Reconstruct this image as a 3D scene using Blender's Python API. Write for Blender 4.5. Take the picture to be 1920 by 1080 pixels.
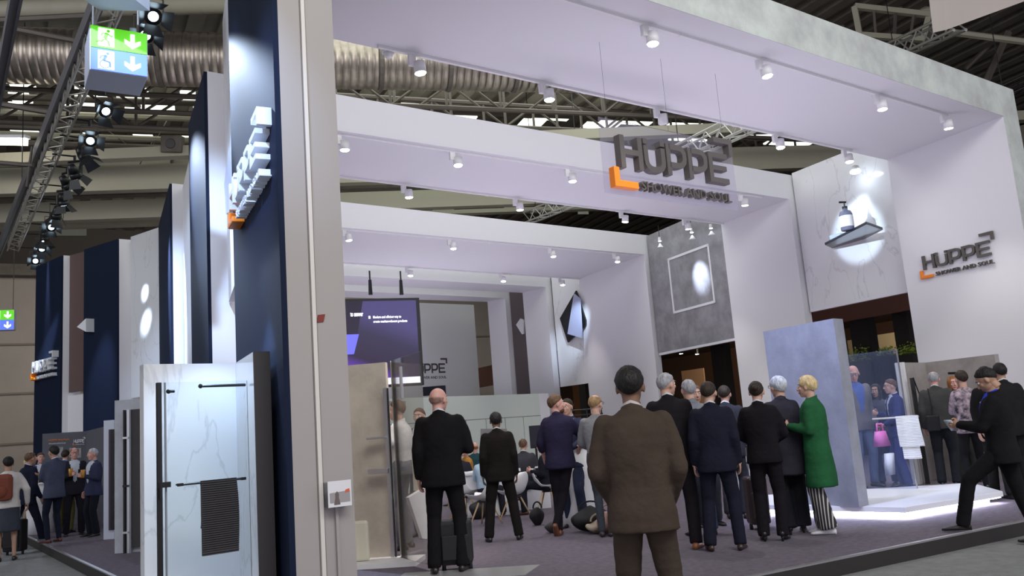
import bpy, bmesh, math, random
from mathutils import Vector, Matrix, noise
random.seed(7)
C = bpy.context.scene.collection
for o in list(bpy.data.objects): bpy.data.objects.remove(o, do_unlink=True)
sc = bpy.context.scene
PI = math.pi

# ---------------------------------------------------------------- camera
F = 1598.34
YAW, PITCH, ROLL, CZ = .5090, .1637, -.0772, 1.3727
def cam_axes():
    cy, sy, cp, sp = math.cos(YAW), math.sin(YAW), math.cos(PITCH), math.sin(PITCH)
    f = Vector((sy*cp, cy*cp, sp)); r = Vector((cy, -sy, 0)); u = r.cross(f)
    c, s = math.cos(ROLL), math.sin(ROLL)
    return c*r+s*u, -s*r+c*u, f
CR, CU, CF = cam_axes()
CAM = Vector((0, 0, CZ))
cd = bpy.data.cameras.new('camera'); cam = bpy.data.objects.new('camera', cd); C.objects.link(cam)
cd.sensor_width = 36; cd.lens = F/1920*36; cd.clip_end = 400; cd.clip_start = .1
M = Matrix.Identity(4)
for i in range(3):
    M[i][0] = CR[i]; M[i][1] = CU[i]; M[i][2] = -CF[i]; M[i][3] = CAM[i]
cam.matrix_world = M
sc.camera = cam

# ---------------------------------------------------------------- world, exposure
sc.view_settings.view_transform = 'Standard'
sc.view_settings.look = 'None'
sc.view_settings.gamma = 1
sc.view_settings.use_curve_mapping = False
sc.view_settings.exposure = .85
w = bpy.data.worlds.new('hall_air'); sc.world = w; w.use_nodes = True
w.node_tree.nodes['Background'].inputs[0].default_value = (.80, .79, .90, 1)
w.node_tree.nodes['Background'].inputs[1].default_value = .55

def area(name, loc, target, sx, sy, power, col):
    l = bpy.data.lights.new(name, 'AREA'); l.shape = 'RECTANGLE'; l.size = sx; l.size_y = sy
    l.energy = power; l.color = col
    o = bpy.data.objects.new(name, l); C.objects.link(o); o.location = loc
    d = Vector(target)-Vector(loc); o.rotation_euler = d.to_track_quat('-Z', 'Y').to_euler()
    return o
def spot(name, loc, target, power, col, deg, blend=.5, rad=.05):
    l = bpy.data.lights.new(name, 'SPOT'); l.energy = power; l.color = col
    l.spot_size = math.radians(deg); l.spot_blend = blend; l.shadow_soft_size = rad
    o = bpy.data.objects.new(name, l); C.objects.link(o); o.location = loc
    d = Vector(target)-Vector(loc); o.rotation_euler = d.to_track_quat('-Z', 'Y').to_euler()
    return o
# hall luminaires under the roof, behind and above the stand
area('hall_light', (4, -6, 12.5), (9, 12, 5), 14, 5, 900, (.97, 1, .93))
area('hall_light', (-12, 18, 12), (2, 20, 3), 10, 10, 500, (.90, .95, 1))
area('hall_light', (8, 40, 12), (8, 52, 4), 20, 3, 500, (1, .96, .85))
area('hall_light', (12, 22, 13.5), (12, 22, 0), 12, 14, 700, (.92, 1, .92))

# the stage-light row goes on above the frame towards the viewer: cool beams onto the outer posts
spot('stage_lamp', (-.6, 5.0, 7.9), (2.35, 13.0, 4.2), 2600, (.50, .68, 1), 22, .8, .08)
spot('stage_lamp', (-.9, 9.5, 7.9), (2.6, 19.0, 4.2), 3000, (.50, .68, 1), 22, .8, .08)
spot('stage_lamp', (-1.6, 4.6, 7.9), (1.86, 8.5, 3.6), 1900, (.42, .60, 1), 26, .9, .08)
# unseen fill lights added inside the stand to brighten the white soffits
for (x, y, sx, sy, pw) in ((9, 11.5, 9, 2.2, 75), (9.5, 17.5, 9, 2.4, 75), (10, 24, 8, 2.4, 75), (9, 29.5, 8, 1.5, 40), (9, 7.6, 8, 1.2, 40)):
    area('soffit_fill', (x, y, 2.7), (x, y, 9), sx, sy, pw, (.86, .80, 1))

# ---------------------------------------------------------------- pixel helpers (photograph pixel -> point in the world)
def ray(x, y): return CF+CR*((x-960)/F)+CU*((540-y)/F)
def onz(x, y, z=0.0):
    d = ray(x, y); return CAM+d*((z-CZ)/d.z)
def onw(A, B, x, y):                       # on the vertical plane through plan points A, B
    A = Vector((A[0], A[1], 0)); B = Vector((B[0], B[1], 0))
    n = Vector((-(B-A).y, (B-A).x, 0)); d = ray(x, y)
    return CAM+d*(n.dot(A-CAM)/n.dot(d))
def dep(x, y, D): return CAM+ray(x, y)*D   # at distance D along the view axis

# ---------------------------------------------------------------- mesh builder
class MB:
    def __init__(s): s.v = []; s.f = []
    def add(s, vs, fs):
        n = len(s.v); s.v += [tuple(p) for p in vs]; s.f += [tuple(i+n for i in f) for f in fs]; return s
    def hexa(s, lo, hi):
        n = len(lo)
        fs = [tuple(range(n))[::-1], tuple(range(n, 2*n))]+[(i, (i+1) % n, n+(i+1) % n, n+i) for i in range(n)]
        return s.add(list(lo)+list(hi), fs)
    def plan(s, pts, z0, z1):
        return s.hexa([(p[0], p[1], z0) for p in pts], [(p[0], p[1], z1) for p in pts])
    def box(s, x0, x1, y0, y1, z0, z1): return s.plan([(x0, y0), (x1, y0), (x1, y1), (x0, y1)], z0, z1)
    def obox(s, c, a, b, d):               # centre and three half-axis vectors
        c, a, b, d = Vector(c), Vector(a), Vector(b), Vector(d)
        return s.hexa([c-a-b-d, c+a-b-d, c+a+b-d, c-a+b-d], [c-a-b+d, c+a-b+d, c+a+b+d, c-a+b+d])
    def loft(s, rings, cap=True, closed=True):
        n = len(rings[0]); vs = [p for r in rings for p in r]; fs = []
        for k in range(len(rings)-1):
            for i in range(n if closed else n-1):
                j = (i+1) % n; fs.append((k*n+i, k*n+j, (k+1)*n+j, (k+1)*n+i))
        if cap: fs.append(tuple(range(n))[::-1]); fs.append(tuple((len(rings)-1)*n+i for i in range(n)))
        return s.add(vs, fs)
    def tube(s, p0, p1, r0, r1=None, seg=10, cap=True):
        p0, p1 = Vector(p0), Vector(p1); r1 = r0 if r1 is None else r1
        d = (p1-p0).normalized(); a = d.orthogonal().normalized(); b = d.cross(a)
        R = lambda p, r: [p+(a*math.cos(t*2*PI/seg)+b*math.sin(t*2*PI/seg))*r for t in range(seg)]
        return s.loft([R(p0, r0), R(p1, r1)], cap)
    def ell(s, c, r, seg=14, rg=9, rot=None):
        c = Vector(c); r = Vector(r) if hasattr(r, '__len__') else Vector((r, r, r)); vs = []; fs = []
        vs.append(Vector((0, 0, r.z)))
        for i in range(1, rg):
            p = PI*i/rg
            for j in range(seg):
                t = 2*PI*j/seg; vs.append(Vector((r.x*math.sin(p)*math.cos(t), r.y*math.sin(p)*math.sin(t), r.z*math.cos(p))))
        vs.append(Vector((0, 0, -r.z)))
        for j in range(seg): fs.append((0, 1+j, 1+(j+1) % seg))
        for i in range(rg-2):
            for j in range(seg):
                a = 1+i*seg; k = (j+1) % seg; fs.append((a+j, a+seg+j, a+seg+k, a+k))
        a = 1+(rg-2)*seg
        for j in range(seg): fs.append((a+j, len(vs)-1, a+(j+1) % seg))
        if rot is not None: vs = [rot @ p for p in vs]
        return s.add([p+c for p in vs], fs)
    def chain(s, pts, rad, seg=12):        # rounded cones
        for i in range(len(pts)-1): s.tube(pts[i], pts[i+1], rad[i], rad[i+1], seg)
        for p, r in zip(pts, rad): s.ell(p, r, seg, 7)
        return s
    def stroke(s, path, hw, fr, w0, w1, closed=False):   # thick 2D path, extruded; fr maps (u, v, w) to 3D
        n = len(path); L = []; R = []
        for i in range(n):
            p = Vector(path[i])
            a = Vector(path[(i-1) % n]) if (closed or i > 0) else None
            b = Vector(path[(i+1) % n]) if (closed or i < n-1) else None
            d1 = (p-a).normalized() if a is not None else None
            d2 = (b-p).normalized() if b is not None else None
            if d1 is None: d1 = d2
            if d2 is None: d2 = d1
            t = (d1+d2).normalized(); nn = Vector((-t.y, t.x)); k = hw/max(.35, nn.dot(Vector((-d1.y, d1.x))))
            L.append(p+nn*k); R.append(p-nn*k)
        rings = [[fr(l.x, l.y, w0), fr(r.x, r.y, w0), fr(r.x, r.y, w1), fr(l.x, l.y, w1)] for l, r in zip(L, R)]
        if closed: rings.append(rings[0])
        return s.loft(rings, cap=not closed)
    def mesh(s, name, smooth=False):
        me = bpy.data.meshes.new(name); me.from_pydata(s.v, [], s.f); me.update()
        bm = bmesh.new(); bm.from_mesh(me); bmesh.ops.recalc_face_normals(bm, faces=bm.faces); bm.to_mesh(me); bm.free()
        if smooth: me.polygons.foreach_set('use_smooth', [True]*len(me.polygons))
        return me
    def build(s, name, mat=None, parent=None, smooth=False, bevel=0):
        me = s.mesh(name, smooth); return link(name, me, mat, parent, bevel)
def link(name, me, mat=None, parent=None, bevel=0):
    if mat is not None and not me.materials: me.materials.append(mat)
    o = bpy.data.objects.new(name, me); C.objects.link(o)
    if parent is not None:
        o.parent = parent; o.matrix_parent_inverse = world_of(parent).inverted()
    if bevel:
        m = o.modifiers.new('bevel', 'BEVEL'); m.width = bevel; m.segments = 2; m.limit_method = 'ANGLE'
    return o
def world_of(o):
    m = Matrix.LocRotScale(o.location, o.rotation_euler, o.scale)
    return (world_of(o.parent) @ o.matrix_parent_inverse @ m) if o.parent else m
def tag(o, label, cat, group=None):
    o['label'] = label; o['category'] = cat
    if group: o['group'] = group
    return o
def thing(name, label, cat, loc=(0, 0, 0), rz=0, group=None):
    o = bpy.data.objects.new(name, None); C.objects.link(o); o.location = loc; o.rotation_euler = (0, 0, rz); o.empty_display_size = .1
    return tag(o, label, cat, group)
def struct(o): o['kind'] = 'structure'; return o
_rod = {}
def rod(name, p0, p1, r, mat, parent=None, seg=6):   # shared unit cylinder stretched between two points
    k = (mat.name, seg)
    if k not in _rod:
        m = MB().tube((0, 0, 0), (0, 0, 1), 1, None, seg).mesh('rod', seg > 6); m.materials.append(mat); _rod[k] = m
    o = bpy.data.objects.new(name, _rod[k]); C.objects.link(o)
    p0, p1 = Vector(p0), Vector(p1); d = p1-p0
    o.matrix_basis = Matrix.LocRotScale(p0, d.to_track_quat('Z', 'Y'), Vector((r, r, d.length)))
    if parent is not None: o.parent = parent; o.matrix_parent_inverse = world_of(parent).inverted()
    return o

# ---------------------------------------------------------------- materials
MATS = {}
def mat(name, col, rough=.6, metal=0, var=0, vscale=3, bump=0, bscale=40, spec=.5, emit=None, es=0, stretch=None, col2=None):
    if name in MATS: return MATS[name]
    m = bpy.data.materials.new(name); m.use_nodes = True; nt = m.node_tree; b = nt.nodes['Principled BSDF']
    b.inputs['Base Color'].default_value = (*col, 1); b.inputs['Roughness'].default_value = rough
    b.inputs['Metallic'].default_value = metal; b.inputs['Specular IOR Level'].default_value = spec
    if emit: b.inputs['Emission Color'].default_value = (*emit, 1); b.inputs['Emission Strength'].default_value = es
    if var or bump or col2:
        tc = nt.nodes.new('ShaderNodeTexCoord'); mp = nt.nodes.new('ShaderNodeMapping'); nt.links.new(tc.outputs['Object'], mp.inputs[0])
        if stretch: mp.inputs['Scale'].default_value = stretch
    if var or col2:
        n = nt.nodes.new('ShaderNodeTexNoise'); n.inputs['Scale'].default_value = vscale; n.inputs['Detail'].default_value = 6; n.inputs['Roughness'].default_value = .65
        nt.links.new(mp.outputs[0], n.inputs['Vector'])
        r = nt.nodes.new('ShaderNodeValToRGB'); nt.links.new(n.outputs['Fac'], r.inputs[0])
        c2 = col2 or tuple(c*(1-var) for c in col); c1 = col if col2 else tuple(min(1, c*(1+var)) for c in col)
        r.color_ramp.elements[0].position = .35; r.color_ramp.elements[0].color = (*c2, 1)
        r.color_ramp.elements[1].position = .65; r.color_ramp.elements[1].color = (*c1, 1)
        nt.links.new(r.outputs[0], b.inputs['Base Color'])
    if bump:
        n = nt.nodes.new('ShaderNodeTexNoise'); n.inputs['Scale'].default_value = bscale; n.inputs['Detail'].default_value = 3
        nt.links.new(mp.outputs[0], n.inputs['Vector'])
        bp = nt.nodes.new('ShaderNodeBump'); bp.inputs['Strength'].default_value = bump; bp.inputs['Distance'].default_value = .02
        nt.links.new(n.outputs['Fac'], bp.inputs['Height']); nt.links.new(bp.outputs[0], b.inputs['Normal'])
    MATS[name] = m; return m
def marble(name, base, vein, rough=.12):
    m = bpy.data.materials.new(name); m.use_nodes = True; nt = m.node_tree; b = nt.nodes['Principled BSDF']
    b.inputs['Roughness'].default_value = rough
    tc = nt.nodes.new('ShaderNodeTexCoord'); mp = nt.nodes.new('ShaderNodeMapping'); nt.links.new(tc.outputs['Object'], mp.inputs[0])
    mp.inputs['Rotation'].default_value = (.3, .5, .4); mp.inputs['Scale'].default_value = (1, 1, .45)
    n = nt.nodes.new('ShaderNodeTexNoise'); n.inputs['Scale'].default_value = 1.3; n.inputs['Detail'].default_value = 7; n.inputs['Distortion'].default_value = .6
    nt.links.new(mp.outputs[0], n.inputs['Vector'])
    a = nt.nodes.new('ShaderNodeMath'); a.operation = 'SUBTRACT'; a.inputs[1].default_value = .5; nt.links.new(n.outputs['Fac'], a.inputs[0])
    c = nt.nodes.new('ShaderNodeMath'); c.operation = 'ABSOLUTE'; nt.links.new(a.outputs[0], c.inputs[0])
    r = nt.nodes.new('ShaderNodeValToRGB'); nt.links.new(c.outputs[0], r.inputs[0])
    r.color_ramp.elements[0].position = 0; r.color_ramp.elements[0].color = (*vein, 1)
    r.color_ramp.elements[1].position = .012; r.color_ramp.elements[1].color = (*base, 1)
    nt.links.new(r.outputs[0], b.inputs['Base Color']); MATS[name] = m; return m
def glass(name, tint=(.93, .96, .97), refl=.12, alpha=.0, body=(.5, .55, .7)):
    m = bpy.data.materials.new(name); m.use_nodes = True; nt = m.node_tree; nt.nodes.remove(nt.nodes['Principled BSDF'])
    out = nt.nodes['Material Output']
    t = nt.nodes.new('ShaderNodeBsdfTransparent'); t.inputs[0].default_value = (*tint, 1)
    g = nt.nodes.new('ShaderNodeBsdfGlossy'); g.inputs['Roughness'].default_value = .03
    fz = nt.nodes.new('ShaderNodeLayerWeight'); fz.inputs[0].default_value = refl
    x = nt.nodes.new('ShaderNodeMixShader'); nt.links.new(fz.outputs['Fresnel'], x.inputs[0]); nt.links.new(t.outputs[0], x.inputs[1]); nt.links.new(g.outputs[0], x.inputs[2])
    last = x
    if alpha:
        d = nt.nodes.new('ShaderNodeBsdfDiffuse'); d.inputs[0].default_value = (*body, 1)
        y = nt.nodes.new('ShaderNodeMixShader'); y.inputs[0].default_value = alpha
        nt.links.new(x.outputs[0], y.inputs[1]); nt.links.new(d.outputs[0], y.inputs[2]); last = y
    nt.links.new(last.outputs[0], out.inputs[0]); MATS[name] = m; return m
WHITE = mat('white_laminate', (.78, .77, .80), .55, bump=.03, bscale=120)
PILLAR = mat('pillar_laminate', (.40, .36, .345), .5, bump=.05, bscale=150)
FRONTW = mat('mottled_white_beam', (.66, .70, .66), .6, col2=(.47, .48, .47), vscale=1.6, stretch=(1, 1, 1))
NAVY = mat('navy_cladding', (.012, .018, .040), .7, spec=.08, bump=.05, bscale=90)
GREYSLAB = mat('grey_concrete_board', (.27, .26, .28), .45, var=.22, vscale=2.2, bump=.05)
BEIGESLAB = mat('beige_stone_board', (.50, .44, .37), .5, var=.15, vscale=2.5)
MARBLE = marble('white_marble_board', (.80, .80, .82), (.66, .66, .68))
BLACK = mat('black_metal', (.012, .012, .014), .35, spec=.4)
DARK = mat('dark_anthracite', (.035, .030, .032), .5)
ALU = mat('brushed_aluminium', (.62, .62, .64), .32, 1)
STEEL = mat('galvanised_steel', (.34, .29, .25), .38, .9, var=.25, vscale=1.5)
ROOFSTEEL = mat('painted_roof_steel', (.10, .082, .068), .6, .1, var=.2)
ROOFLIGHT = mat('cream_roof_beam', (.36, .335, .26), .6)
ROOFDECK = mat('dark_roof_deck', (.11, .095, .08), .8, var=.2, vscale=.6)
HALLWALL = mat('beige_hall_wall', (.36, .315, .28), .8, var=.06, vscale=.5)
CARPET = mat('purple_grey_carpet', (.155, .135, .165), .95, var=.16, vscale=14, bump=.5, bscale=160, spec=.1)
HALLFLOOR = mat('grey_hall_carpet', (.235, .235, .235), .95, var=.10, vscale=9, bump=.4, bscale=120, spec=.1)
ORANGE = mat('orange_lacquer', (.90, .24, .01), .4)
LETTER = mat('dark_grey_letter', (.10, .088, .080), .45)
LETTERW = mat('white_letter', (.80, .81, .84), .4)
LENS = mat('lit_lens', (1, 1, 1), .4, emit=(1, .95, .90), es=14)
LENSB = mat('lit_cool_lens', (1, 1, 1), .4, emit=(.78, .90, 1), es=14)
GLASS = glass('clear_glass')
ACRYL = glass('acrylic_panel', (.90, .89, .93), .15, .10, (.6, .58, .7))
PLASTW = mat('white_plastic', (.80, .79, .80), .4)
WOOD = mat('beech_wood', (.55, .38, .22), .5, var=.2, vscale=12, stretch=(1, 1, .1))
# ================================================================ SETTING
ZS, ZT = 6.525, 7.168
PH = -.15
# hall floor
struct(MB().box(-60, 70, -25, 80, PH-.3, PH).build('floor', HALLFLOOR))
# raised stand platform
PL = [(1.47, 5.66), (20, 5.70), (20, 33), (-1.6, 33), (-.40, 21.5), (.69, 12.3)]
struct(MB().plan([(p[0], p[1]) for p in PL], PH, -.012).build('platform', mat('platform_side', (.02, .017, .016), .5)))
ins = [(1.50, 5.70), (19.96, 5.74), (19.96, 32.96), (-1.56, 32.96), (-.36, 21.5), (.73, 12.3)]
struct(MB().plan(ins, -.012, 0).build('platform_carpet', CARPET))
e = MB()
for a, b in zip(PL, PL[1:]+PL[:1]):
    a, b = Vector((*a, 0)), Vector((*b, 0)); d = (b-a).normalized(); n = Vector((-d.y, d.x, 0))
    e.obox((a+b)/2+n*.018+Vector((0, 0, -.004)), (b-a)/2, n*.022, (0, 0, .008))
struct(e.build('trim_1', mat('satin_edge_profile', (.42, .40, .41), .35, .7)))
# hall back wall, right wall
struct(MB().box(-60, 60, 52, 52.4, PH, 12).build('wall_back', HALLWALL))
struct(MB().box(46, 46.4, -5, 52, PH, 16).build('wall_right', HALLWALL))
for k, z in enumerate((2.6, 5.2, 7.8)):
    struct(MB().box(-60, 60, 51.9, 52, z-.05, z+.05).build('trim_%d' % (k+2), mat('wall_joint', (.22, .18, .15), .8)))
struct(MB().box(-60, 60, 51.2, 52, 11.4, 12.0).build('trim_5', ROOFSTEEL))
# roof deck: shallow corrugated slopes
rf = MB(); x = -60
while x < 60:
    rf.hexa([(x, -4, 16.5), (x+.5, -4, 16.5), (x+.5, 55, 14.2), (x, 55, 14.2)], [(x, -4, 16.75), (x+.5, -4, 16.75), (x+.5, 55, 14.45), (x, 55, 14.45)])
    rf.hexa([(x+.5, -4, 16.7), (x+1, -4, 16.7), (x+1, 55, 14.4), (x+.5, 55, 14.4)], [(x+.5, -4, 16.9), (x+1, -4, 16.9), (x+1, 55, 14.6), (x+.5, 55, 14.6)])
    x += 1.0
struct(rf.build('ceiling', ROOFDECK))
# upper wall above the back wall (dark)
struct(MB().box(-60, 60, 52.2, 52.6, 12, 15).build('wall_back_upper', mat('dark_upper_wall', (.05, .042, .036), .9)))

# ---------------------------------------------------------------- portals
def lerp(a, b, t): return (a[0]+(b[0]-a[0])*t, a[1]+(b[1]-a[1])*t)
portals = [
 # left outer front, left outer back, right inner front, right inner back, right outer extra, label
 dict(lf=(1.80, 7.13), lb=(1.95, 9.88), rf=(15.97, 8.96), rb=(16.08, 11.63), w=.53, wr=.62, top=ZT),
 dict(lf=(2.16, 12.97), lb=(2.27, 15.35), rf=(16.35, 14.72), rb=(16.41, 17.28), w=.50, wr=.28, top=ZT),
 dict(lf=(2.39, 18.98), lb=(2.58, 22.75), rf=(16.72, 21.18), rb=(16.90, 25.30), w=.48, wr=.28, top=ZT),
 dict(lf=(1.73, 24.35), lb=(.99, 25.75), rf=(16.47, 26.93), rb=(16.19, 28.21), w=.46, wr=.28, top=ZT),
 dict(lf=(.46, 26.60), lb=(-.18, 28.26), rf=(16.07, 29.43), rb=(15.74, 30.33), w=.46, wr=.28, top=ZT),
]
plabels = ['tall white portal frame nearest the camera, the only one with a mottled grey front beam',
           'second white portal frame, directly behind the hanging letter sign',
           'third white portal frame, its beam crossing above the big screen',
           'fourth white portal frame, behind the third, beside the black diamond object',
           'rearmost and smallest-looking white portal frame, before the white poster wall']
pobj = []
for k, (P, lab) in enumerate(zip(portals, plabels)):
    d = Vector((P['rf'][0]-P['lf'][0], P['rf'][1]-P['lf'][1])).normalized(); P['d'] = d
    db = Vector((P['rb'][0]-P['lb'][0], P['rb'][1]-P['lb'][1])).normalized()
    li = (P['lf'][0]+d.x*P['w'], P['lf'][1]+d.y*P['w']); lib = (P['lb'][0]+db.x*P['w'], P['lb'][1]+db.y*P['w'])
    ro = (P['rf'][0]+d.x*P['wr'], P['rf'][1]+d.y*P['wr']); rob = (P['rb'][0]+db.x*P['wr'], P['rb'][1]+db.y*P['wr'])
    P.update(li=li, lib=lib, ro=ro, rob=rob)
    root = thing('portal_frame', lab, 'portal', (P['lf'][0], P['lf'][1], 0)); pobj.append(root)
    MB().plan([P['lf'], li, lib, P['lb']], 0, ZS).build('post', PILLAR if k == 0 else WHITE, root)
    MB().plan([P['rf'], ro, rob, P['rb']], 0, ZS).build('post', WHITE, root)
    MB().plan([P['lf'], ro, rob, P['lb']], ZS, ZT).build('beam', WHITE, root)
    if k == 0:                              # mottled print on the front faces
        n = Vector((d.y, -d.x))*.012
        q = lambda p, s=1: (p[0]+n.x*s, p[1]+n.y*s)
        MB().plan([q(P['lf']), q(ro), ro, P['lf']], ZS, ZT).build('beam_facing', FRONTW, root)
        MB().plan([q(P['rf']), q(ro), ro, P['rf']], 0, ZS).build('post_facing', FRONTW, root)
    # navy outer cladding on the left post, standing on a shadow gap
    s = Vector((P['lb'][0]-P['lf'][0], P['lb'][1]-P['lf'][1])).normalized(); nn = Vector((-s.y, s.x))*.05
    a, b = P['lf'], P['lb']
    MB().plan([(a[0]+nn.x, a[1]+nn.y), (a[0], a[1]), (b[0], b[1]), (b[0]+nn.x, b[1]+nn.y)], 0, ZT-.01).build('navy_cladding', NAVY, root)['label'] = 'matt navy cladding'
P1, P2, P3, P4, P5 = portals
d1 = P1['d']; n1 = Vector((d1.y, -d1.x))
# joint profile strip on the nearest post
r0 = pobj[0]
def p1front(s, off=0): return (P1['lf'][0]+d1.x*s+n1.x*off, P1['lf'][1]+d1.y*s+n1.y*off)
MB().plan([p1front(.215, .014), p1front(.250, .014), p1front(.250, 0), p1front(.215, 0)], 0, ZT).build('joint_strip', mat('pale_strip', (.74, .68, .63), .4), r0)
for s in (.207, .256):
    MB().plan([p1front(s-.003, .006), p1front(s+.003, .006), p1front(s+.003, 0), p1front(s-.003, 0)], 0, ZT).build('joint_line', mat('joint_dark', (.18, .15, .14), .6), r0)
def vplane(A, B, px, py): return onw(A, B, px, py)
# ---------------------------------------------------------------- panels hung between the portals (right side)
def side_panel(name, A, B, ztop, zbot, m, label, th=.08, lip=True, name2='panel'):
    t = thing(name, label, 'wall panel', (A[0], A[1], zbot))
    d = (Vector(B)-Vector(A)).normalized(); n = Vector((d.y, -d.x))*th
    MB().plan([A, B, (B[0]+n.x, B[1]+n.y), (A[0]+n.x, A[1]+n.y)], zbot, ztop).build('board', m, t)
    if lip:
        MB().plan([(A[0]-n.x*.3, A[1]-n.y*.3), (B[0]-n.x*.3, B[1]-n.y*.3), (B[0]+n.x, B[1]+n.y), (A[0]+n.x, A[1]+n.y)], zbot-.07, zbot).build('bottom_rail', WHITE, t)
    return t
A12, B12 = (16.62, 14.70), (16.55, 11.66)
zt12 = vplane(A12, B12, 1540, 305).z; zb12 = vplane(A12, B12, 1615, 561).z
side_panel('marble_panel', A12, B12, zt12, zb12, MARBLE, 'white marble board high on the right between first and second portal, with shelf and bottle')
A23, B23 = (16.95, 21.15), (16.62, 17.30)
zt23 = vplane(A23, B23, 1260, 424).z; zb23 = vplane(A23, B23, 1310, 648).z
side_panel('concrete_panel', A23, B23, zt23, zb23, GREYSLAB, 'dark grey concrete-look board between second and third portal, with a white-framed square')
A34, B34 = (16.80, 26.90), (17.0, 25.32)
zb34 = vplane(A34, B34, 1080, 722).z
side_panel('marble_panel', A34, B34, ZT-.05, zb34, MARBLE, 'narrow white board behind the black diamond object, between third and fourth portal', lip=False)
A45, B45 = (16.35, 29.40), (16.40, 28.25)
side_panel('brown_panel', A45, B45, ZT-.05, 2.0, mat('brown_board', (.11, .085, .09), .5), 'narrow dark brown board between the two rearmost portals on the right', lip=False)
# left side panels
def left_panel(A, B, z0, z1, m, label, nm):
    t = thing(nm, label, 'wall panel', (A[0], A[1], z0)); d = (Vector(B)-Vector(A)).normalized(); n = Vector((-d.y, d.x))*-.08
    MB().plan([A, B, (B[0]+n.x, B[1]+n.y), (A[0]+n.x, A[1]+n.y)], z0, z1).build('board', m, t); return t
left_panel((2.02, 9.95), (2.40, 12.94), 3.55, 8.0, WHITE, 'white board beside the nearest navy cladding, seen as a narrow strip on the left', 'white_board')
zsk = 3.2
left_panel((2.35, 15.40), (2.60, 18.95), 3.0, ZT-.1, WHITE, 'white board between the second and third navy claddings on the left', 'white_board')
MA, MBp = (2.06, 24.11), (2.70, 22.80)
left_panel(MA, MBp, vplane(MA, MBp, 262, 745).z, ZT, MARBLE, 'bright white marble board on the left, lit by an oval light spot', 'marble_panel')
left_panel((1.10, 25.80), (.62, 26.58), 3.3, ZT, mat('brown_board2', (.12, .07, .065), .5), 'dark reddish board between the two farthest navy claddings', 'brown_panel')
t = thing('low_wall', 'cream low wall under the dark reddish board on the far left', 'wall', (.6, 26.5, 0))
MB().plan([(1.05, 25.9), (.6, 26.62), (.7, 26.7), (1.15, 26.0)], 0, 3.2).build('board', WHITE, t)
# mounted board with bright spot on the left marble panel
a = onw(MA, MBp, 264, 532); b = onw(MA, MBp, 264, 634)
dd = (Vector(MBp)-Vector(MA)).normalized(); nn = Vector((-dd.y, dd.x, 0))
o = MB().obox(Vector((a.x, a.y, (a.z+b.z)/2))+Vector((dd.x, dd.y, 0))*.55+Vector((dd.y, -dd.x, 0))*(-.06), Vector((dd.x, dd.y, 0))*.6, Vector((dd.y, -dd.x, 0))*.02, (0, 0, (a.z-b.z)/2)).build('display_board', MARBLE)
tag(o, 'pale square board mounted on the bright marble panel at left', 'board')

# ---------------------------------------------------------------- roof ducts, trusses
def duct(p0, p1, r, label, m=STEEL, sec=2.0):
    p0, p1 = Vector(p0), Vector(p1); L = (p1-p0).length; n = max(1, int(L/sec)); d = (p1-p0)/n
    t = thing('ventilation_duct', label, 'duct', p0)
    rings = []; K = 9; sl = d.length; zz = 0
    for i in range(K):
        for f_, rr in ((0, r), (.80, r), (.84, r*.972), (.95, r*.972)):
            z = (i+f_)*sl/K; rings.append([(rr*math.cos(q*2*PI/24), rr*math.sin(q*2*PI/24), z) for q in range(24)])
    rings.append([(r*math.cos(q*2*PI/24), r*math.sin(q*2*PI/24), sl) for q in range(24)])
    me = MB().loft(rings, cap=True).mesh('duct_section', True); me.materials.append(m)
    cl = MB().loft([[(r*1.05*math.cos(q*2*PI/24), r*1.05*math.sin(q*2*PI/24), z) for q in range(24)] for z in (-.06, .06)]).mesh('clamp_ring'); cl.materials.append(ROOFSTEEL)
    for i in range(n):
        for nm, mm in (('duct_section', me), ('clamp_ring', cl)):
            o = bpy.data.objects.new(nm, mm); C.objects.link(o); o.parent = t; o.matrix_parent_inverse = world_of(t).inverted()
            o.matrix_basis = Matrix.LocRotScale(p0+d*i, d.to_track_quat('Z', 'Y'), None)
    return t
a = onz(-160, 100, 12.6); b = onz(1080, 128, 12.6)
duct(a, b, .78, 'large ribbed metal duct under the hall roof, crossing behind the exit sign')
a = onz(-60, 22, 14.2); b = onz(440, 6, 14.2)
duct(a, b, .28, 'thin pale pipe above the large ribbed duct', ROOFLIGHT, 4)
def truss(p0, p1, h, w, r, m, label, name='roof_truss', step=None, mat2=None):
    p0, p1 = Vector(p0), Vector(p1); t = thing(name, label, 'truss', p0)
    L = (p1-p0).length; d = (p1-p0)/L; s = Vector((-d.y, d.x, 0)).normalized()*w/2; up = Vector((0, 0, h))
    step = step or h; n = max(2, int(L/step)); mat2 = mat2 or m
    ch = [p0+s, p0-s, p0+s+up, p0-s+up] if w > 0 else [p0, p0+up]
    for c in ch: rod('chord', c, c+d*L, r, m, t)
    if name == 'lighting_truss':
        for f_ in (.15, .85): rod('hanger', p0+d*L*f_+up, Vector(((p0+d*L*f_).x, (p0+d*L*f_).y, 15.2)), .015, BLACK, t)
    for i in range(n):
        a = d*(L*i/n); b = d*(L*(i+1)/n)
        sides = (s, -s) if w > 0 else (Vector(),)
        for q in sides:
            if i % 2: rod('brace', p0+q+a, p0+q+up+b, r*.55, mat2, t, 5)
            else: rod('brace', p0+q+up+a, p0+q+b, r*.55, mat2, t, 5)
        if w > 0:
            rod('brace', p0+s*(1 if i % 2 else -1)+a, p0-s*(1 if i % 2 else -1)+b, r*.5, mat2, t, 5)
        rod('upright', p0+a, p0+up+a, r*.6, mat2, t, 5) if w == 0 else None
    return t
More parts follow.
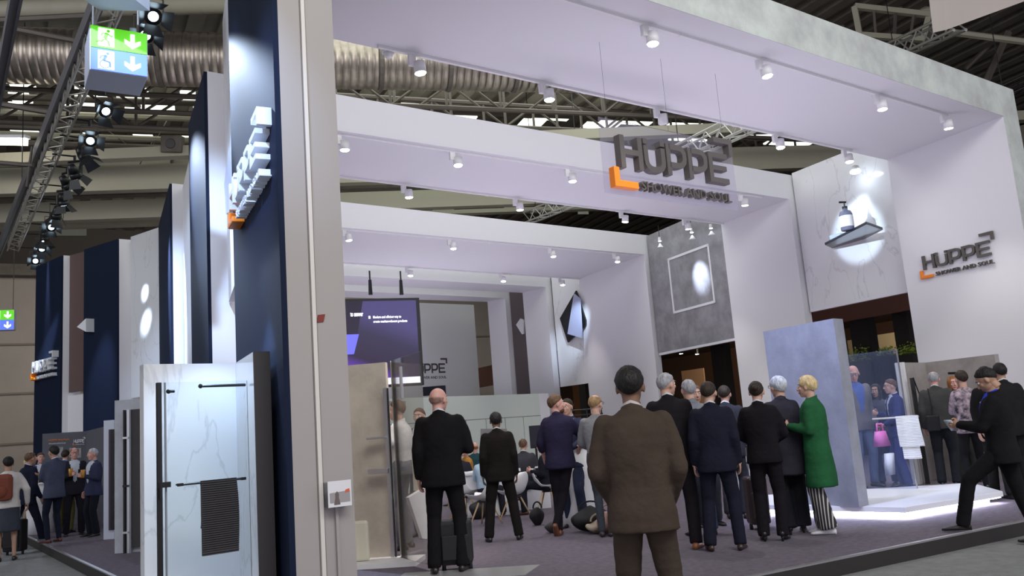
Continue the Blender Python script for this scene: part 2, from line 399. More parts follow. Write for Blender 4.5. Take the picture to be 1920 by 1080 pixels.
# lattice girders crossing the hall behind the duct
rows = [(158, 12.2, 1.5, 'first'), (190, 12.0, 1.5, 'second'), (220, 11.8, 1.5, 'third')]
for i, (py, z, h, nm) in enumerate(rows):
    a = onz(-150, py+2, z); b = onz(1700, py+80, z)
    truss(a, b, h, 0, .085, ROOFSTEEL, '%s lattice girder of the hall roof behind the large duct, seen between portal beams' % nm, step=1.9)
for i, (py, z) in enumerate([(176, 13.6), (205, 13.4), (232, 13.2), (246, 12.6), (262, 12.2)]):
    a = onz(-150, py, z); b = onz(1650, py+62, z)
    o = rod('roof_purlin', a, b, .11, ROOFLIGHT if i % 2 else ROOFSTEEL); tag(o, 'long roof purlin, %s of the row behind the lattice girders' % ['nearest', 'second', 'third', 'fourth', 'farthest'][i], 'beam')
# strip lights / translucent strips glimpsed between the girders
STRIP = mat('roof_strip_light', (1, 1, 1), .5, emit=(.95, 1, .85), es=1.1)
ZR = 13.9
k = 0
for row, (py, sl) in enumerate([(166, .055), (186, .05), (204, .045), (247, .03)]):
    px = 20
    while px < 1560:
        wpx = random.uniform(25, 95); y = py+sl*(px-100)
        if row == 3 and px > 380: break
        if not (430 < px < 640):
            cnt = globals().setdefault('strip_n', {}); cnt[row] = cnt.get(row, 0)+1
            a = onz(px, y, ZR); b = onz(px+wpx, y+sl*wpx, ZR); d = b-a; n = Vector((-d.y, d.x, 0)).normalized()
            o = MB().obox((a+b)/2, d/2, n*(.42 if row < 3 else .55), (0, 0, .03)).build('roof_strip_light', STRIP)
            tag(o, '%s glowing strip light from the left in the %s row between roof girders' % (['first', 'second', 'third', 'fourth', 'fifth', 'sixth', 'seventh', 'eighth', 'ninth', 'tenth', 'eleventh', 'twelfth', 'thirteenth', 'fourteenth', 'fifteenth'][cnt[row]-1], ['top', 'second', 'third', 'lowest'][row]), 'ceiling light', 'strip lights between the roof girders'); k += 1
        px += wpx+random.uniform(30, 110)
# cream beams lower down at left and above the third portal
for i, (ya, yb, z, hh) in enumerate([(296, 286, 11.2, .35), (338, 334, 10.9, .9), (362, 360, 10.7, .3), (398, 392, 10.4, .7), (424, 418, 10.2, .16)]):
    a = onz(-40, ya+6, z); b = onz(480, yb-6, z); d = b-a; a2 = a-d*.1; b2 = a+d*4.2
    n = Vector((-d.y, d.x, 0)).normalized()
    o = MB().obox((a2+b2)/2, (b2-a2)/2, n*.2, (0, 0, hh/2)).build('roof_beam', ROOFLIGHT if i != 2 else ROOFSTEEL)
    tag(o, 'long cream roof beam, %s from the top of the stack above the far hall wall' % ['first', 'second', 'third', 'fourth', 'lowest'][i], 'beam')
a = onz(150, 305, 12); b = onz(355, 330, 12)
o = MB().hexa([onz(140, 300, 12.4), onz(352, 292, 12.4), onz(352, 360, 11.0), onz(140, 372, 11.0)], [p+Vector((0, 0, .12)) for p in (onz(140, 300, 12.4), onz(352, 292, 12.4), onz(352, 360, 11.0), onz(140, 372, 11.0))]).build('corrugated_roof', mat('corrugated_cream', (.36, .34, .28), .7))
tag(o, 'cream corrugated roof panel behind the row of stage lights', 'roof panel')
# round duct end
c = dep(338, 318, 31)
t = thing('duct_outlet', 'cream round duct outlet beside the top of the second navy cladding', 'duct', c)
ax = Vector((1, -.25, 0)).normalized()
MB().tube(c-ax*.2, c+ax*1.2, .62, .62, 24).build('drum', ROOFLIGHT, t, True); MB().tube(c-ax*.26, c-ax*.2, .66, .66, 24).build('flange', ROOFSTEEL, t)
# white hanging boxes under the roof
for i, (x0, x1, y0, y1, D) in enumerate([(104, 161, 415, 442, 34), (811, 851, 378, 398, 40), (945, 983, 376, 400, 40), (1083, 1103, 388, 402, 40)]):
    c = dep((x0+x1)/2, (y0+y1)/2, D); t = thing('suspended_board', 'white hanging panel under the roof, %s' % ['left, below the row of stage lights', 'above the third portal beam, left one', 'above the third portal beam, middle one', 'above the third portal beam, right small one'][i], 'panel', c)
    wx = CR*((x1-x0)/2*D/F); MB().obox(c, wx, CF*.06, Vector((0, 0, 1))*((y1-y0)/2*D/F)).build('board', mat('hanging_white', (.42, .43, .36), .6), t)
    rod('wire', c+wx*.7, Vector(((c+wx*.7).x, (c+wx*.7).y, 14.6)), .015, BLACK, t); rod('wire', c-wx*.7, Vector(((c-wx*.7).x, (c-wx*.7).y, 14.6)), .015, BLACK, t)
# fluorescent tube far left, loudspeaker, ceiling discs
t = thing('fluorescent_light', 'bright long fluorescent light at the far left edge', 'ceiling light', dep(10, 265, 26))
c = dep(0, 265, 26); MB().obox(c, CR*.8+Vector((0, 0, -.02)), CF*.1, (0, 0, .10)).build('tube', mat('fluo', (1, 1, 1), .5, emit=(1, .95, .80), es=9), t)
MB().obox(c+Vector((0, 0, .14)), CR*.85, CF*.14, (0, 0, .05)).build('housing', WHITE, t)
c = dep(324, 271, 28); t = thing('loudspeaker', 'grey box loudspeaker hung under the roof left of the second cladding', 'speaker', c)
MB().obox(c, CR*.33, CF*.2, CU*.28).build('cabinet', ROOFSTEEL, t, bevel=.03); MB().tube(c-CF*.23, c-CF*.2, .15, .17, 16).build('cone', DARK, t)
for i, (px, py) in enumerate([(237, 352), (273, 297)]):
    c = dep(px, py, 30); t = thing('anchor_disc', 'small round steel disc with cables, %s' % ('lower one left of the duct outlet' if i == 0 else 'upper one under the roof'), 'fitting', c)
    MB().tube(c, c+Vector((0, 0, .05)), .26, .26, 16).build('disc', ROOFSTEEL, t)
    rod('cable', c, c+Vector((1.2, 1, 2.6)), .02, ROOFSTEEL, t); rod('cable', c, c+Vector((-1.6, 1, 1.6)), .02, ROOFSTEEL, t)
rod('tie_rod', dep(30, 55, 20), dep(150, 78, 20), .07, ROOFSTEEL); bpy.data.objects[-1] if False else None
for n_, (a, b, r_) in enumerate([((30, 55), (150, 78), .07), ((0, 195), (102, 212), .07), ((0, 305), (62, 310), .05), ((60, 275), (50, 350), .03), ((0, 38), (160, 30), .08)]):
    o = rod('tie_rod', dep(*a, 20), dep(*b, 20), r_, ROOFSTEEL); tag(o, 'steel tie rod at the far left, %s' % ['just left of the exit sign', 'below the large duct', 'level with the fluorescent light', 'short upright one beside the fluorescent light', 'near the top left corner'][n_], 'rod')
bpy.data.objects.remove([o for o in bpy.data.objects if o.name.startswith('tie_rod') and 'label' not in o][0])
# upright pole and big rail, upper left
def beam2(name, a, b, w, h, m, label, cat='beam'):
    a, b = Vector(a), Vector(b); d = b-a; n = d.cross(Vector((0, 0, 1))).normalized(); u = n.cross(d).normalized()
    t = thing(name, label, cat, a)
    MB().obox((a+b)/2, d/2, n*w/2, u*h/2).build('web', m, t)
    for s in (-1, 1):
        MB().obox((a+b)/2+n*s*w*.5, d/2, n*.02, u*(h/2+.03)).build('flange', m, t)
    return t
RAILM = mat('rail_grey', (.17, .16, .17), .45, .4)
beam2('ceiling_rail', onz(196, -30, 8.6), onz(-14, 500, 8.6), .12, .22, RAILM, 'long grey profiled rail running along beside the row of stage lights')
beam2('ceiling_rail', onz(40, -60, 7.6), onz(-14, 230, 7.6), .10, .16, RAILM, 'grey rail in the top left corner')
# lighting truss with stage lights along the left side
truss(onz(232, -40, 8.25), onz(24, 470, 8.25), .30, .30, .028, mat('truss_aluminium', (.50, .47, .42), .4, .6), 'silver lattice truss carrying the row of black stage lights on the left', 'lighting_truss', step=.32)
# trusses glimpsed through the portal gaps
TR = mat('truss_aluminium2', (.52, .50, .48), .4, .5)
truss(dep(1255, 312, 24), dep(1425, 236, 19), .42, .35, .035, TR, 'silver truss seen through the gap behind the hanging letter sign', 'lighting_truss', step=.45)
truss(dep(990, 418, 34), dep(1110, 372, 30), .42, .35, .035, TR, 'silver truss seen through the gap above the third portal', 'lighting_truss', step=.45)
truss(dep(1660, 118, 30), dep(1800, 56, 26), .55, .4, .05, TR, 'silver truss above the front beam at upper right', 'lighting_truss', step=.55)
truss(dep(1870, 190, 26), dep(1960, 150, 25), .35, .3, .03, BLACK, 'black truss at the upper right edge', 'lighting_truss', step=.4)
# dark roof structure at upper right
for i, (q, D) in enumerate([([(1602, 12), (1742, 28), (1730, 74), (1612, 66)], 30)]):
    P_ = [dep(x, y, D) for x, y in q]
    t = thing('roof_hatch_frame', 'pale rectangular steel frame under the roof above the front beam', 'frame', P_[0])
    for a, b in zip(P_, P_[1:]+P_[:1]): rod('rail', a, b, .13, ROOFLIGHT, t, 4)
    for f_ in (.25, .55, .8): rod('bar', P_[0].lerp(P_[1], f_), P_[3].lerp(P_[2], f_), .06, ROOFSTEEL, t, 4)
for i, (a, b, r_, D) in enumerate([((1420, -10), (1560, 60), .12, 34), ((1480, 4), (1620, 2), .2, 34), ((1590, 20), (1560, 80), .15, 33), ((1760, 20), (1730, 90), .15, 33), ((1560, -6), (1770, 22), .15, 32), ((1890, 60), (1845, 160), .14, 32), ((1780, 60), (1920, 78), .12, 30), ((1810, 130), (1920, 20), .1, 36)]):
    o = rod('roof_strut', dep(*a, D), dep(*b, D), r_, ROOFSTEEL if i % 2 else ROOFLIGHT); tag(o, 'brown roof strut above the front beam at upper right, %s from the left' % ['first', 'second', 'third', 'fourth', 'fifth', 'last', 'sixth', 'seventh'][i], 'strut')
# neighbouring stand's hanging fascia at the top right corner
t = thing('hanging_fascia', 'pale pink-white hanging fascia of another stand in the top right corner', 'fascia', dep(1850, 20, 17))
q = [dep(1774, 56, 17), dep(1938, -4, 15), dep(1938, -60, 15), dep(1764, -30, 17)]
MB().hexa(q, [p+CF*.5+Vector((0, 0, .10)) for p in q]).build('board', mat('pink_white', (.62, .53, .50), .6), t)
# ================================================================ LETTERING
def rr(x0, y0, x1, y1, rs, n=4):
    """rounded-corner path; rs = radii for corners (x0,y0),(x1,y0),(x1,y1),(x0,y1)"""
    out = []
    for (cx, cy, a0), r in zip(((x0, y0, PI), (x1, y0, 1.5*PI), (x1, y1, 0), (x0, y1, .5*PI)), rs):
        if r < 1e-4: out.append((cx, cy)); continue
        ox = cx+(r if cx == x0 else -r); oy = cy+(r if cy == y0 else -r)
        for k in range(n+1): a = a0+k*.5*PI/n; out.append((ox+r*math.cos(a), oy+r*math.sin(a)))
    return out
GL = {  # boxes (x0,x1,y0,y1) and strokes in a 1 x 1 cell of stroke half width .085
 'H': lambda b, st: (b(0, .2, 0, 1), b(.8, 1, 0, 1), b(.2, .8, .42, .59)),
 'U': lambda b, st: (st([(.1, .80), (.1, .35)]+[(.1+.3*(1-math.cos(a)), .35-.265*math.sin(a)) for a in (.4, .8, 1.2, PI/2)]+[(.9-.3*(1-math.cos(a)), .35-.265*math.sin(a)) for a in (1.2, .8, .4)]+[(.9, .35), (.9, .80)]), b(0, .2, .86, 1.02), b(.8, 1, .86, 1.02)),
 'P': lambda b, st: (b(0, .2, 0, 1), st([(.15, .915), (.62, .915), (.78, .88), (.88, .76), (.89, .62), (.86, .48), (.74, .37), (.58, .335), (.15, .335)])),
 'E': lambda b, st: (b(0, .2, 0, 1), b(.2, 1, .83, 1), b(.2, .92, .42, .58), b(.2, 1, 0, .17)),
}
FONTC = {}
def tagline_parts(txt):
    if txt in FONTC: return FONTC[txt]
    cu = bpy.data.curves.new('txt', 'FONT'); cu.body = txt; cu.size = 1; cu.extrude = .5; cu.offset = .012; cu.resolution_u = 2
    o = bpy.data.objects.new('txt', cu); C.objects.link(o); bpy.context.view_layer.update()
    me = bpy.data.meshes.new_from_object(o.evaluated_get(bpy.context.evaluated_depsgraph_get()))
    bpy.data.objects.remove(o)
    bm = bmesh.new(); bm.from_mesh(me); bmesh.ops.remove_doubles(bm, verts=bm.verts, dist=1e-5)
    seen = set(); out = []
    bm.verts.ensure_lookup_table()
    for v in bm.verts:
        if v.index in seen: continue
        st = [v]; comp = []; seen.add(v.index)
        while st:
            q = st.pop(); comp.append(q)
            for e_ in q.link_edges:
                k = e_.other_vert(q)
                if k.index not in seen: seen.add(k.index); st.append(k)
        ix = {q.index: i for i, q in enumerate(comp)}; fs = {f for q in comp for f in q.link_faces}
        out.append(([tuple(q.co) for q in comp], [tuple(ix[q.index] for q in f.verts) for f in fs]))
    bm.free()
    xs = [p[0] for c, _ in out for p in c]; ys = [p[1] for c, _ in out for p in c]
    FONTC[txt] = (out, min(xs), max(xs), min(ys), max(ys)); return FONTC[txt]
def put_text(txt, fr, u0, u1, v0, v1, w0, w1, m, parent, part='letter', joined=False):
    out, a, b, c, d = tagline_parts(txt)
    out = sorted(out, key=lambda q: min(p[0] for p in q[0]))
    cv = lambda p: fr(u0+(p[0]-a)/(b-a)*(u1-u0), v0+(p[1]-c)/(d-c)*(v1-v0), w0+(p[2]+.5)*(w1-w0))
    if joined:
        mb = MB()
        for vs, fs in out: mb.add([cv(p) for p in vs], fs)
        return mb.build(part, m, parent)
    for vs, fs in out: MB().add([cv(p) for p in vs], fs).build(part, m, parent)
def logo(fr, W, h, dep_, m, mo, parent, tag_=True, dt=None, joined=False, skip=()):
    """fr(u, v, w): u along the baseline, v up, w out of the surface"""
    gw = .19*W; x = 0; dt = dt or dep_*.6
    for i, g in enumerate('HUPPE'):
        x = i*(W-gw)/4
        if i in skip: continue
        mb = MB()
        def b(x0, x1, y0, y1): mb.hexa([fr(x+p*gw, q*h, 0) for p, q in ((x0, y0), (x1, y0), (x1, y1), (x0, y1))], [fr(x+p*gw, q*h, dep_) for p, q in ((x0, y0), (x1, y0), (x1, y1), (x0, y1))])
        def st(path): mb.stroke([(x+p*gw, q*h) for p, q in path], .088*h, fr, 0, dep_)
        GL[g](b, st); mb.build('letter', m, parent)
    mb = MB(); mb.stroke([(-.045*W, 0*h), (-.045*W, -.50*h), (.13*W, -.50*h)], .11*h, fr, 0, dep_)
    if 0 not in skip: mb.build('corner_bracket', mo, parent, bevel=.012)['label'] = 'orange corner bracket'
    mb = MB(); mb.stroke([(.88*W, 1.45*h), (1.05*W, 1.45*h), (1.05*W, .98*h)], .09*h, fr, 0, dep_); mb.build('corner_bracket', m, parent)
    if tag_: put_text('SHOWER AND SOUL', fr, .17*W, 1.02*W, -.58*h, -.30*h, 0, dt, m, parent, joined=joined)
def frame_on(O, U, N):
    O, U, N = Vector(O), Vector(U).normalized(), Vector(N).normalized()
    return lambda u, v, w: O+U*u+Vector((0, 0, v))+N*w
# hanging sign on a clear panel in the first portal
HA = (2.2, 8.35); HB = (15.9, 8.35+13.7*.1306)
p = [onw(HA, HB, *q) for q in ((1120, 222), (1136, 361), (1385, 395), (1345, 262))]
zb_, zt_ = (p[1].z+p[2].z)/2, (p[0].z+p[3].z)/2
t = thing('hanging_sign', 'dark 3D letter sign on a clear panel hanging in the front portal opening', 'sign', (p[1].x, p[1].y, zb_))
u_ = Vector((HB[0]-HA[0], HB[1]-HA[1], 0)).normalized(); n_ = Vector((u_.y, -u_.x, 0))
a = Vector((p[0].x, p[0].y, 0)).lerp(Vector((p[1].x, p[1].y, 0)), .5); b = Vector((p[2].x, p[2].y, 0))
MB().obox((a+b)/2+Vector((0, 0, (zb_+zt_)/2))-n_*.0, (b-a)/2, n_*.006, (0, 0, (zt_-zb_)/2)).build('clear_panel', ACRYL, t)
for f_ in (.06, .5, .94):
    q = a.lerp(b, f_); rod('wire', q+Vector((0, 0, zt_)), q+Vector((0, 0, ZS)), .002, BLACK, t)
l0 = onw(HA, HB, 1156, 318); l1 = onw(HA, HB, 1358, 349); l2 = onw(HA, HB, 1150, 261); l3 = onw(HA, HB, 1358, 291)
W = (Vector((l1.x-l0.x, l1.y-l0.y))).length; h_ = ((l2.z-l0.z)+(l3.z-l1.z))/2
logo(frame_on((l0.x, l0.y, (l0.z+l1.z)/2), u_, n_), W, h_, .11, LETTER, ORANGE, t, dt=.08)
# sign on the right inner wall of the first portal
RA, RB = P1['rb'], P1['rf']
l0 = onw(RA, RB, 1735, 505); l1 = onw(RA, RB, 1862, 480); l2 = onw(RA, RB, 1732, 479); l3 = onw(RA, RB, 1858, 452)
U = Vector((l1.x-l0.x, l1.y-l0.y, 0)); W = U.length; h_ = ((l2.z-l0.z)+(l3.z-l1.z))/2
t = thing('wall_sign', 'dark 3D letter sign on the white right inner wall of the front portal', 'sign', (l0.x, l0.y, l0.z))
N = Vector((-1, .03, 0))
logo(frame_on(Vector((l0.x, l0.y, (l0.z+l1.z)/2))+N*.02, U, N), W, h_, .05, LETTER, ORANGE, t, dt=.035)
# white letters on the nearest navy cladding: read from back to front along the cladding
def navy_logo(P, q, label, dp):
    A = Vector(P['lb']); B = Vector(P['lf']); n = Vector(((B-A).y, -(B-A).x)).normalized()*-1
    d = (B-A).normalized(); n = Vector((-1, 0)) if True else n
    n = Vector((d.y, -d.x)); n = n if n.x < 0 else -n
    A = A+n*.05; B = B+n*.05
    a, b, c, e_ = [onw(A, B, *x) for x in q]      # base left, base right, cap left, cap right
    U = Vector((b.x-a.x, b.y-a.y, 0)); W = U.length; h = ((c.z-a.z)+(e_.z-b.z))/2
    t = thing('cladding_sign', label, 'sign', (a.x, a.y, a.z))
    logo(frame_on(Vector((a.x, a.y, (a.z+b.z)/2)), U, (n.x, n.y, 0)), W, h, dp, LETTERW, ORANGE, t, dt=dp*.8)
    return U, W, h
print('navy1', navy_logo(P1, [(452, 375), (508, 325), (454, 322), (508, 262)], 'white 3D letter sign on the nearest navy cladding', .13))
print('navy5', navy_logo(P5, [(70, 702), (107, 690), (70, 682), (107, 667)], 'white 3D letter sign on the farthest navy cladding', .16))

# ================================================================ TRACK LIGHTS
ORD = ['first', 'second', 'third', 'fourth', 'fifth', 'sixth']
def track_spot(pt, label, lit=True, tilt=(0, 0), power=0, rr_=.075, group='track spotlights under the portal beams', tgt=None):
    x, y, z = pt
    t = thing('track_spotlight', label, 'spotlight', (x, y, z), group=group)
    MB().box(x-.05, x+.05, y-.03, y+.03, z-.15, z).build('adapter', PLASTW, t)
    c = Vector((x+.10, y-.02, z-.17)); d = Vector((tilt[0], tilt[1], -1)).normalized()
    MB().tube(c-d*.08, c+d*.08, rr_*.95, rr_, 20).build('lamp_head', PLASTW, t, True)
    MB().tube(c+d*.078, c+d*.092, rr_*.93, rr_*.80, 20).build('lens', LENS if lit else PLASTW, t)
    if power:
        s = spot('track_light', c+d*.13, c+d*2 if tgt is None else tgt, power, (1, .93, .90), 62, .7, .06); 
    return t
def track(plineA, plineB, inset, px0, px1, spots, pname, power=90, z=ZS):
    """rail fixed under the soffit between two plan points, spots given by photo pixels"""
    A, B = Vector(plineA), Vector(plineB); d = (B-A).normalized(); n = Vector((-d.y, d.x))*inset; A = A+n; B = B+n
    a = onw(A, B, px0, 300); b = onw(A, B, px1, 300)
    t = thing('lighting_track', 'white lighting track %s' % pname, 'track', (a.x, a.y, z))
    L = Vector((b.x-a.x, b.y-a.y, 0))
    MB().obox(Vector(((a.x+b.x)/2, (a.y+b.y)/2, z-.02)), L/2, Vector((-d.y, d.x, 0))*.022, (0, 0, .02)).build('rail', PLASTW, t)
    for j in (.33, .66):
        q = a.lerp(b, j); MB().obox((q.x, q.y, z-.022), L.normalized()*.05, Vector((-d.y, d.x, 0))*.028, (0, 0, .022)).build('joint', PLASTW, t)
    for i, (px, py, *k) in enumerate(spots):
        q = onw(A, B, px, py); lit = not k
        track_spot((q.x-.10, q.y, z-.04), 'white %sspotlight, %s from left, track %s' % ('' if lit else 'unlit ', ORD[i], pname), lit, (random.uniform(-.12, .12), random.uniform(-.12, .12)), power if lit else 0, .085)
track(P1['lf'], P1['ro'], .45, 900, 1790, [(1216, 22), (1430, 100), (1645, 155), (1771, 205)], 'at front edge of first portal beam', 120)
track(P1['lb'], P1['rob'], -.10, 720, 1600, [(785, 115), (1027, 165), (1240, 212, 0), (1460, 260), (1589, 289)], 'at rear edge of first portal beam', 130)
track(P2['lf'], P2['ro'], .12, 560, 1420, [(645, 263), (857, 293), (1071, 323), (1395, 376)], 'at front edge of second portal beam', 130)
track(P2['lb'], P2['rob'], -.10, 600, 1345, [(765, 352), (973, 379), (1171, 406), (1289, 423)], 'at rear edge of second portal beam', 130)
track(P3['lf'], P3['ro'], .12, 600, 1180, [(653, 442), (849, 460), (1036, 475), (1157, 487)], 'at front edge of third portal beam', 160)
track(P3['lb'], P3['rob'], -.10, 600, 1080, [(769, 511), (943, 520), (1054, 528)], 'at rear edge of third portal beam', 160)
# smoke detector at the end of the rear track
q = onw(P1['lb'], P1['rob'], 728, 95); t = thing('smoke_detector', 'small white round detector under the first portal beam, left end of the rear track', 'detector', (q.x, q.y, ZS))
MB().tube((q.x, q.y, ZS-.03), (q.x, q.y, ZS), .09, .09, 16).build('base', PLASTW, t); MB().tube((q.x, q.y, ZS-.09), (q.x, q.y, ZS-.03), .05, .075, 16).build('cover', PLASTW, t, True)
# made-up glowing fitting standing in for a lamp's reflection in the marble panel
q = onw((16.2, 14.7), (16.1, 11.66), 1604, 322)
t = thing('spotlight_and_glint', 'made-up bright disc for a lamp reflection, beside the marble panel with the shelf', 'spotlight', q)
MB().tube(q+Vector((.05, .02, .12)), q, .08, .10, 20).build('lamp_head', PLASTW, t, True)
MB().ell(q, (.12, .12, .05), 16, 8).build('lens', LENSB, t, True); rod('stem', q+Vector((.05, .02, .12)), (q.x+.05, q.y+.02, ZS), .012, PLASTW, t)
sh = onw(A12, B12, 1614, 447)
qs = onw(P1['lb'], P1['rob'], 785, 115)
spot('accent_light', Vector((qs.x, qs.y+.1, 6.2)), sh+Vector((0, 0, .12)), 3600, (.66, .82, 1), 7.5, .5, .05)
spot('accent_light', q+Vector((-.05, -.05, -.2)), sh+Vector((0, 0, .3)), 25, (.66, .82, 1), 60, .9, .06)  # weak light added at the made-up reflection fitting

# ---------------------------------------------------------------- stage lights on the left truss
LENSS = mat('stage_lens', (1, 1, 1), .4, emit=(.60, .82, 1), es=5)
STG = [(285, 28, .9), (272, 62, -.7), (195, 205, .8), (168, 262, .7), (157, 292, -.7), (140, 325, .5), (126, 345, .8), (118, 378, .7), (106, 402, .6), (96, 425, .9), (84, 446, -.5), (78, 464, .7), (66, 488, .8)]
tgts = [(1.85, 8.4, 4.4), (1.2, 6.6, 1.0), (2.5, 13.0, 4.5), (1.9, 8.5, 1.5), (2.65, 19.0, 4.5), (2.4, 23.6, 4.6), (2.4, 23.6, 5.4), (1.3, 25.0, 3.0), (0, 27.4, 4.6), (.7, 8.6, .4), (0, 27.4, 4.0), (.9, 21, .5), (1.2, 15, .3)]
for i, (px, py, s) in enumerate(STG):
    c = onz(px, py, 7.85)
    T = Vector(tgts[i]); d = (T-c).normalized()
    t = thing('stage_light', 'black stage light with barn doors, %s from the top of the left row' % (['first', 'second', 'third', 'fourth', 'fifth', 'sixth', 'seventh', 'eighth', 'ninth', 'tenth', 'eleventh', 'twelfth', 'last'][i]), 'stage light', c, group='stage lights on the left truss')
    a = d.orthogonal().normalized(); a = d.cross(Vector((0, 0, 1))).normalized(); b = a.cross(d).normalized()
    k = 1.0
    MB().tube(c-d*.22, c-d*.02, .07, .12, 14).tube(c-d*.02, c+d*.10, .12, .13, 14).build('housing', BLACK, t, True)
    MB().tube(c+d*.10, c+d*.105, .075, .075, 14).build('lens', LENSS, t)
    MB().obox(c-a*.16+Vector((0, 0, .10)), a*.008, d*.02, (0, 0, .18)).obox(c+a*.16+Vector((0, 0, .10)), a*.008, d*.02, (0, 0, .18)).obox(c+Vector((0, 0, .28)), a*.16, d*.02, (0, 0, .01)).build('yoke', BLACK, t)
    MB().tube(c+Vector((0, 0, .28)), c+Vector((0, 0, .42)), .03, .03, 8).build('clamp', BLACK, t)
    for sx, sy in ((1, 0), (-1, 0), (0, 1), (0, -1)):
        o_ = a*sx+b*sy; w_ = b if sx else a; f0 = c+d*.11+o_*.12; f1 = f0+(d*.17+o_*.12)
        MB().hexa([f0-w_*.10, f0+w_*.10, f1+w_*.15, f1-w_*.15], [p+o_*.004 for p in (f0-w_*.10, f0+w_*.10, f1+w_*.15, f1-w_*.15)]).build('barn_door', BLACK, t)
    ta, tb_ = onz(232, -40, 8.25), onz(24, 470, 8.25); dt_ = (tb_-ta).normalized(); cl_ = c+Vector((0, 0, .42)); np_ = ta+dt_*(cl_-ta).dot(dt_)
    rod('outrigger', cl_-Vector((0, 0, .02)), np_, .02, BLACK, t)
    spot('stage_lamp', c+d*.14, T, [2600, 700, 2200, 900, 2600, 1700, 1500, 900, 1500, 700, 1200, 900, 700][i], (.62, .76, 1), [22, 34, 34, 18, 26, 7, 6, 20, 12, 30, 14, 30, 34][i], .8, .06)

# ================================================================ EXIT SIGNS
GREEN = mat('exit_green', (.10, .45, .01), .5, emit=(.08, .50, .01), es=.62)
BLUE = mat('exit_blue', (.06, .12, .70), .5, emit=(.08, .14, .78), es=.7)
EXW = mat('exit_white', (1, 1, 1), .5, emit=(1, 1, 1), es=1.5)
def exit_sign(c, w_, h_, U, label, m_side, full=True, dp=.55):
    U = Vector(U).normalized(); N = U.cross(Vector((0, 0, 1))).normalized()
    if N.dot(CAM-c) < 0: N = -N
    t = thing('exit_sign', label, 'sign', c)
    MB().obox(c-N*dp/2, U*w_/2, N*dp/2, (0, 0, h_/2)).build('box', m_side, t, bevel=.008)
    fr = lambda u, v, w: c+U*(u*w_)+Vector((0, 0, v*h_))+N*w
    def face(u0, u1, v0, v1, w0, w1, nm, m): return MB().hexa([fr(u0, v0, w0), fr(u1, v0, w0), fr(u1, v1, w0), fr(u0, v1, w0)], [fr(u0, v0, w1), fr(u1, v0, w1), fr(u1, v1, w1), fr(u0, v1, w1)]).build(nm, m, t)
    face(-.485, .485, .01, .485, 0, .01, 'green_face', GREEN); face(-.485, .485, -.485, -.01, 0, .01, 'blue_face', BLUE)
    for s in (1, -1):
        v = .25 if s > 0 else -.25
        ar = MB(); P_ = [(-.035, .16), (.035, .16), (.035, -.03), (.14, .03), (.14, -.06), (0, -.17), (-.14, -.06), (-.14, .03), (-.035, -.03)]
        uo = .23
        ar.hexa([fr(uo+a, v+b, .011) for a, b in P_], [fr(uo+a, v+b, .016) for a, b in P_]); ar.build('arrow', EXW, t)
        face(-.36, -.09, v-.20, v+.20, .011, .014, 'doorway', EXW)
        fg = MB(); mm = GREEN if s > 0 else BLUE
        def stk(p, hw): fg.stroke([(a, v+b) for a, b in p], hw, fr, .015, .019)
        if s > 0:
            fg.hexa([fr(-.19+.032*math.cos(q*PI/4), v+.145+.035*math.sin(q*PI/4), .015) for q in range(8)], [fr(-.19+.032*math.cos(q*PI/4), v+.145+.035*math.sin(q*PI/4), .019) for q in range(8)])
            stk([(-.21, .10), (-.25, -.03)], .032); stk([(-.21, .09), (-.29, .08), (-.32, .02)], .013); stk([(-.20, .08), (-.14, .03), (-.11, .05)], .013)
            stk([(-.25, -.03), (-.19, -.09), (-.17, -.19)], .016); stk([(-.26, -.04), (-.30, -.10), (-.40, -.10)], .016)
        else:
            fg.hexa([fr(-.20+.03*math.cos(q*PI/4), v+.14+.035*math.sin(q*PI/4), .015) for q in range(8)], [fr(-.20+.03*math.cos(q*PI/4), v+.14+.035*math.sin(q*PI/4), .019) for q in range(8)])
            stk([(-.22, .10), (-.27, -.02)], .026); stk([(-.22, .09), (-.31, .07), (-.33, .01)], .012); stk([(-.27, -.03), (-.16, -.04), (-.15, -.16)], .015)
            stk([(-.25+.085*math.cos(q*PI/6), -.10+.085*math.sin(q*PI/6)) for q in range(12)]+[(-.165, -.10)], .010)
        fg.build('figure', mm, t)
    for s in (-.4, .4): rod('hanger', fr(s, .5, -dp/2), fr(s, .5, -dp/2)+Vector((0, 0, 2.5)), .012, ROOFSTEEL, t)
    return t
c = dep(223.5, 96, 9.0)
exit_sign(c, .56, .50, Vector((1, .05, 0)), 'large green and blue lit exit sign box hanging at upper left', mat('exit_box', (.55, .55, .60), .4))
c = dep(4, 600, 30); tr = dep(20, 600, 30)
exit_sign(c, .75, .72, Vector((1, -.2, 0)), 'small distant green and blue exit sign at the left edge', mat('exit_box', (.3, .3, .33), .4), dp=.3)
o = MB().obox(dep(218, 0, 8.8)+Vector((0, 0, .06)), CR*.26, CF*.2, (0, 0, .11)).build('junction_box', mat('exit_box', (.3, .3, .33), .4)); tag(o, 'grey box above the large exit sign at the top edge', 'box')

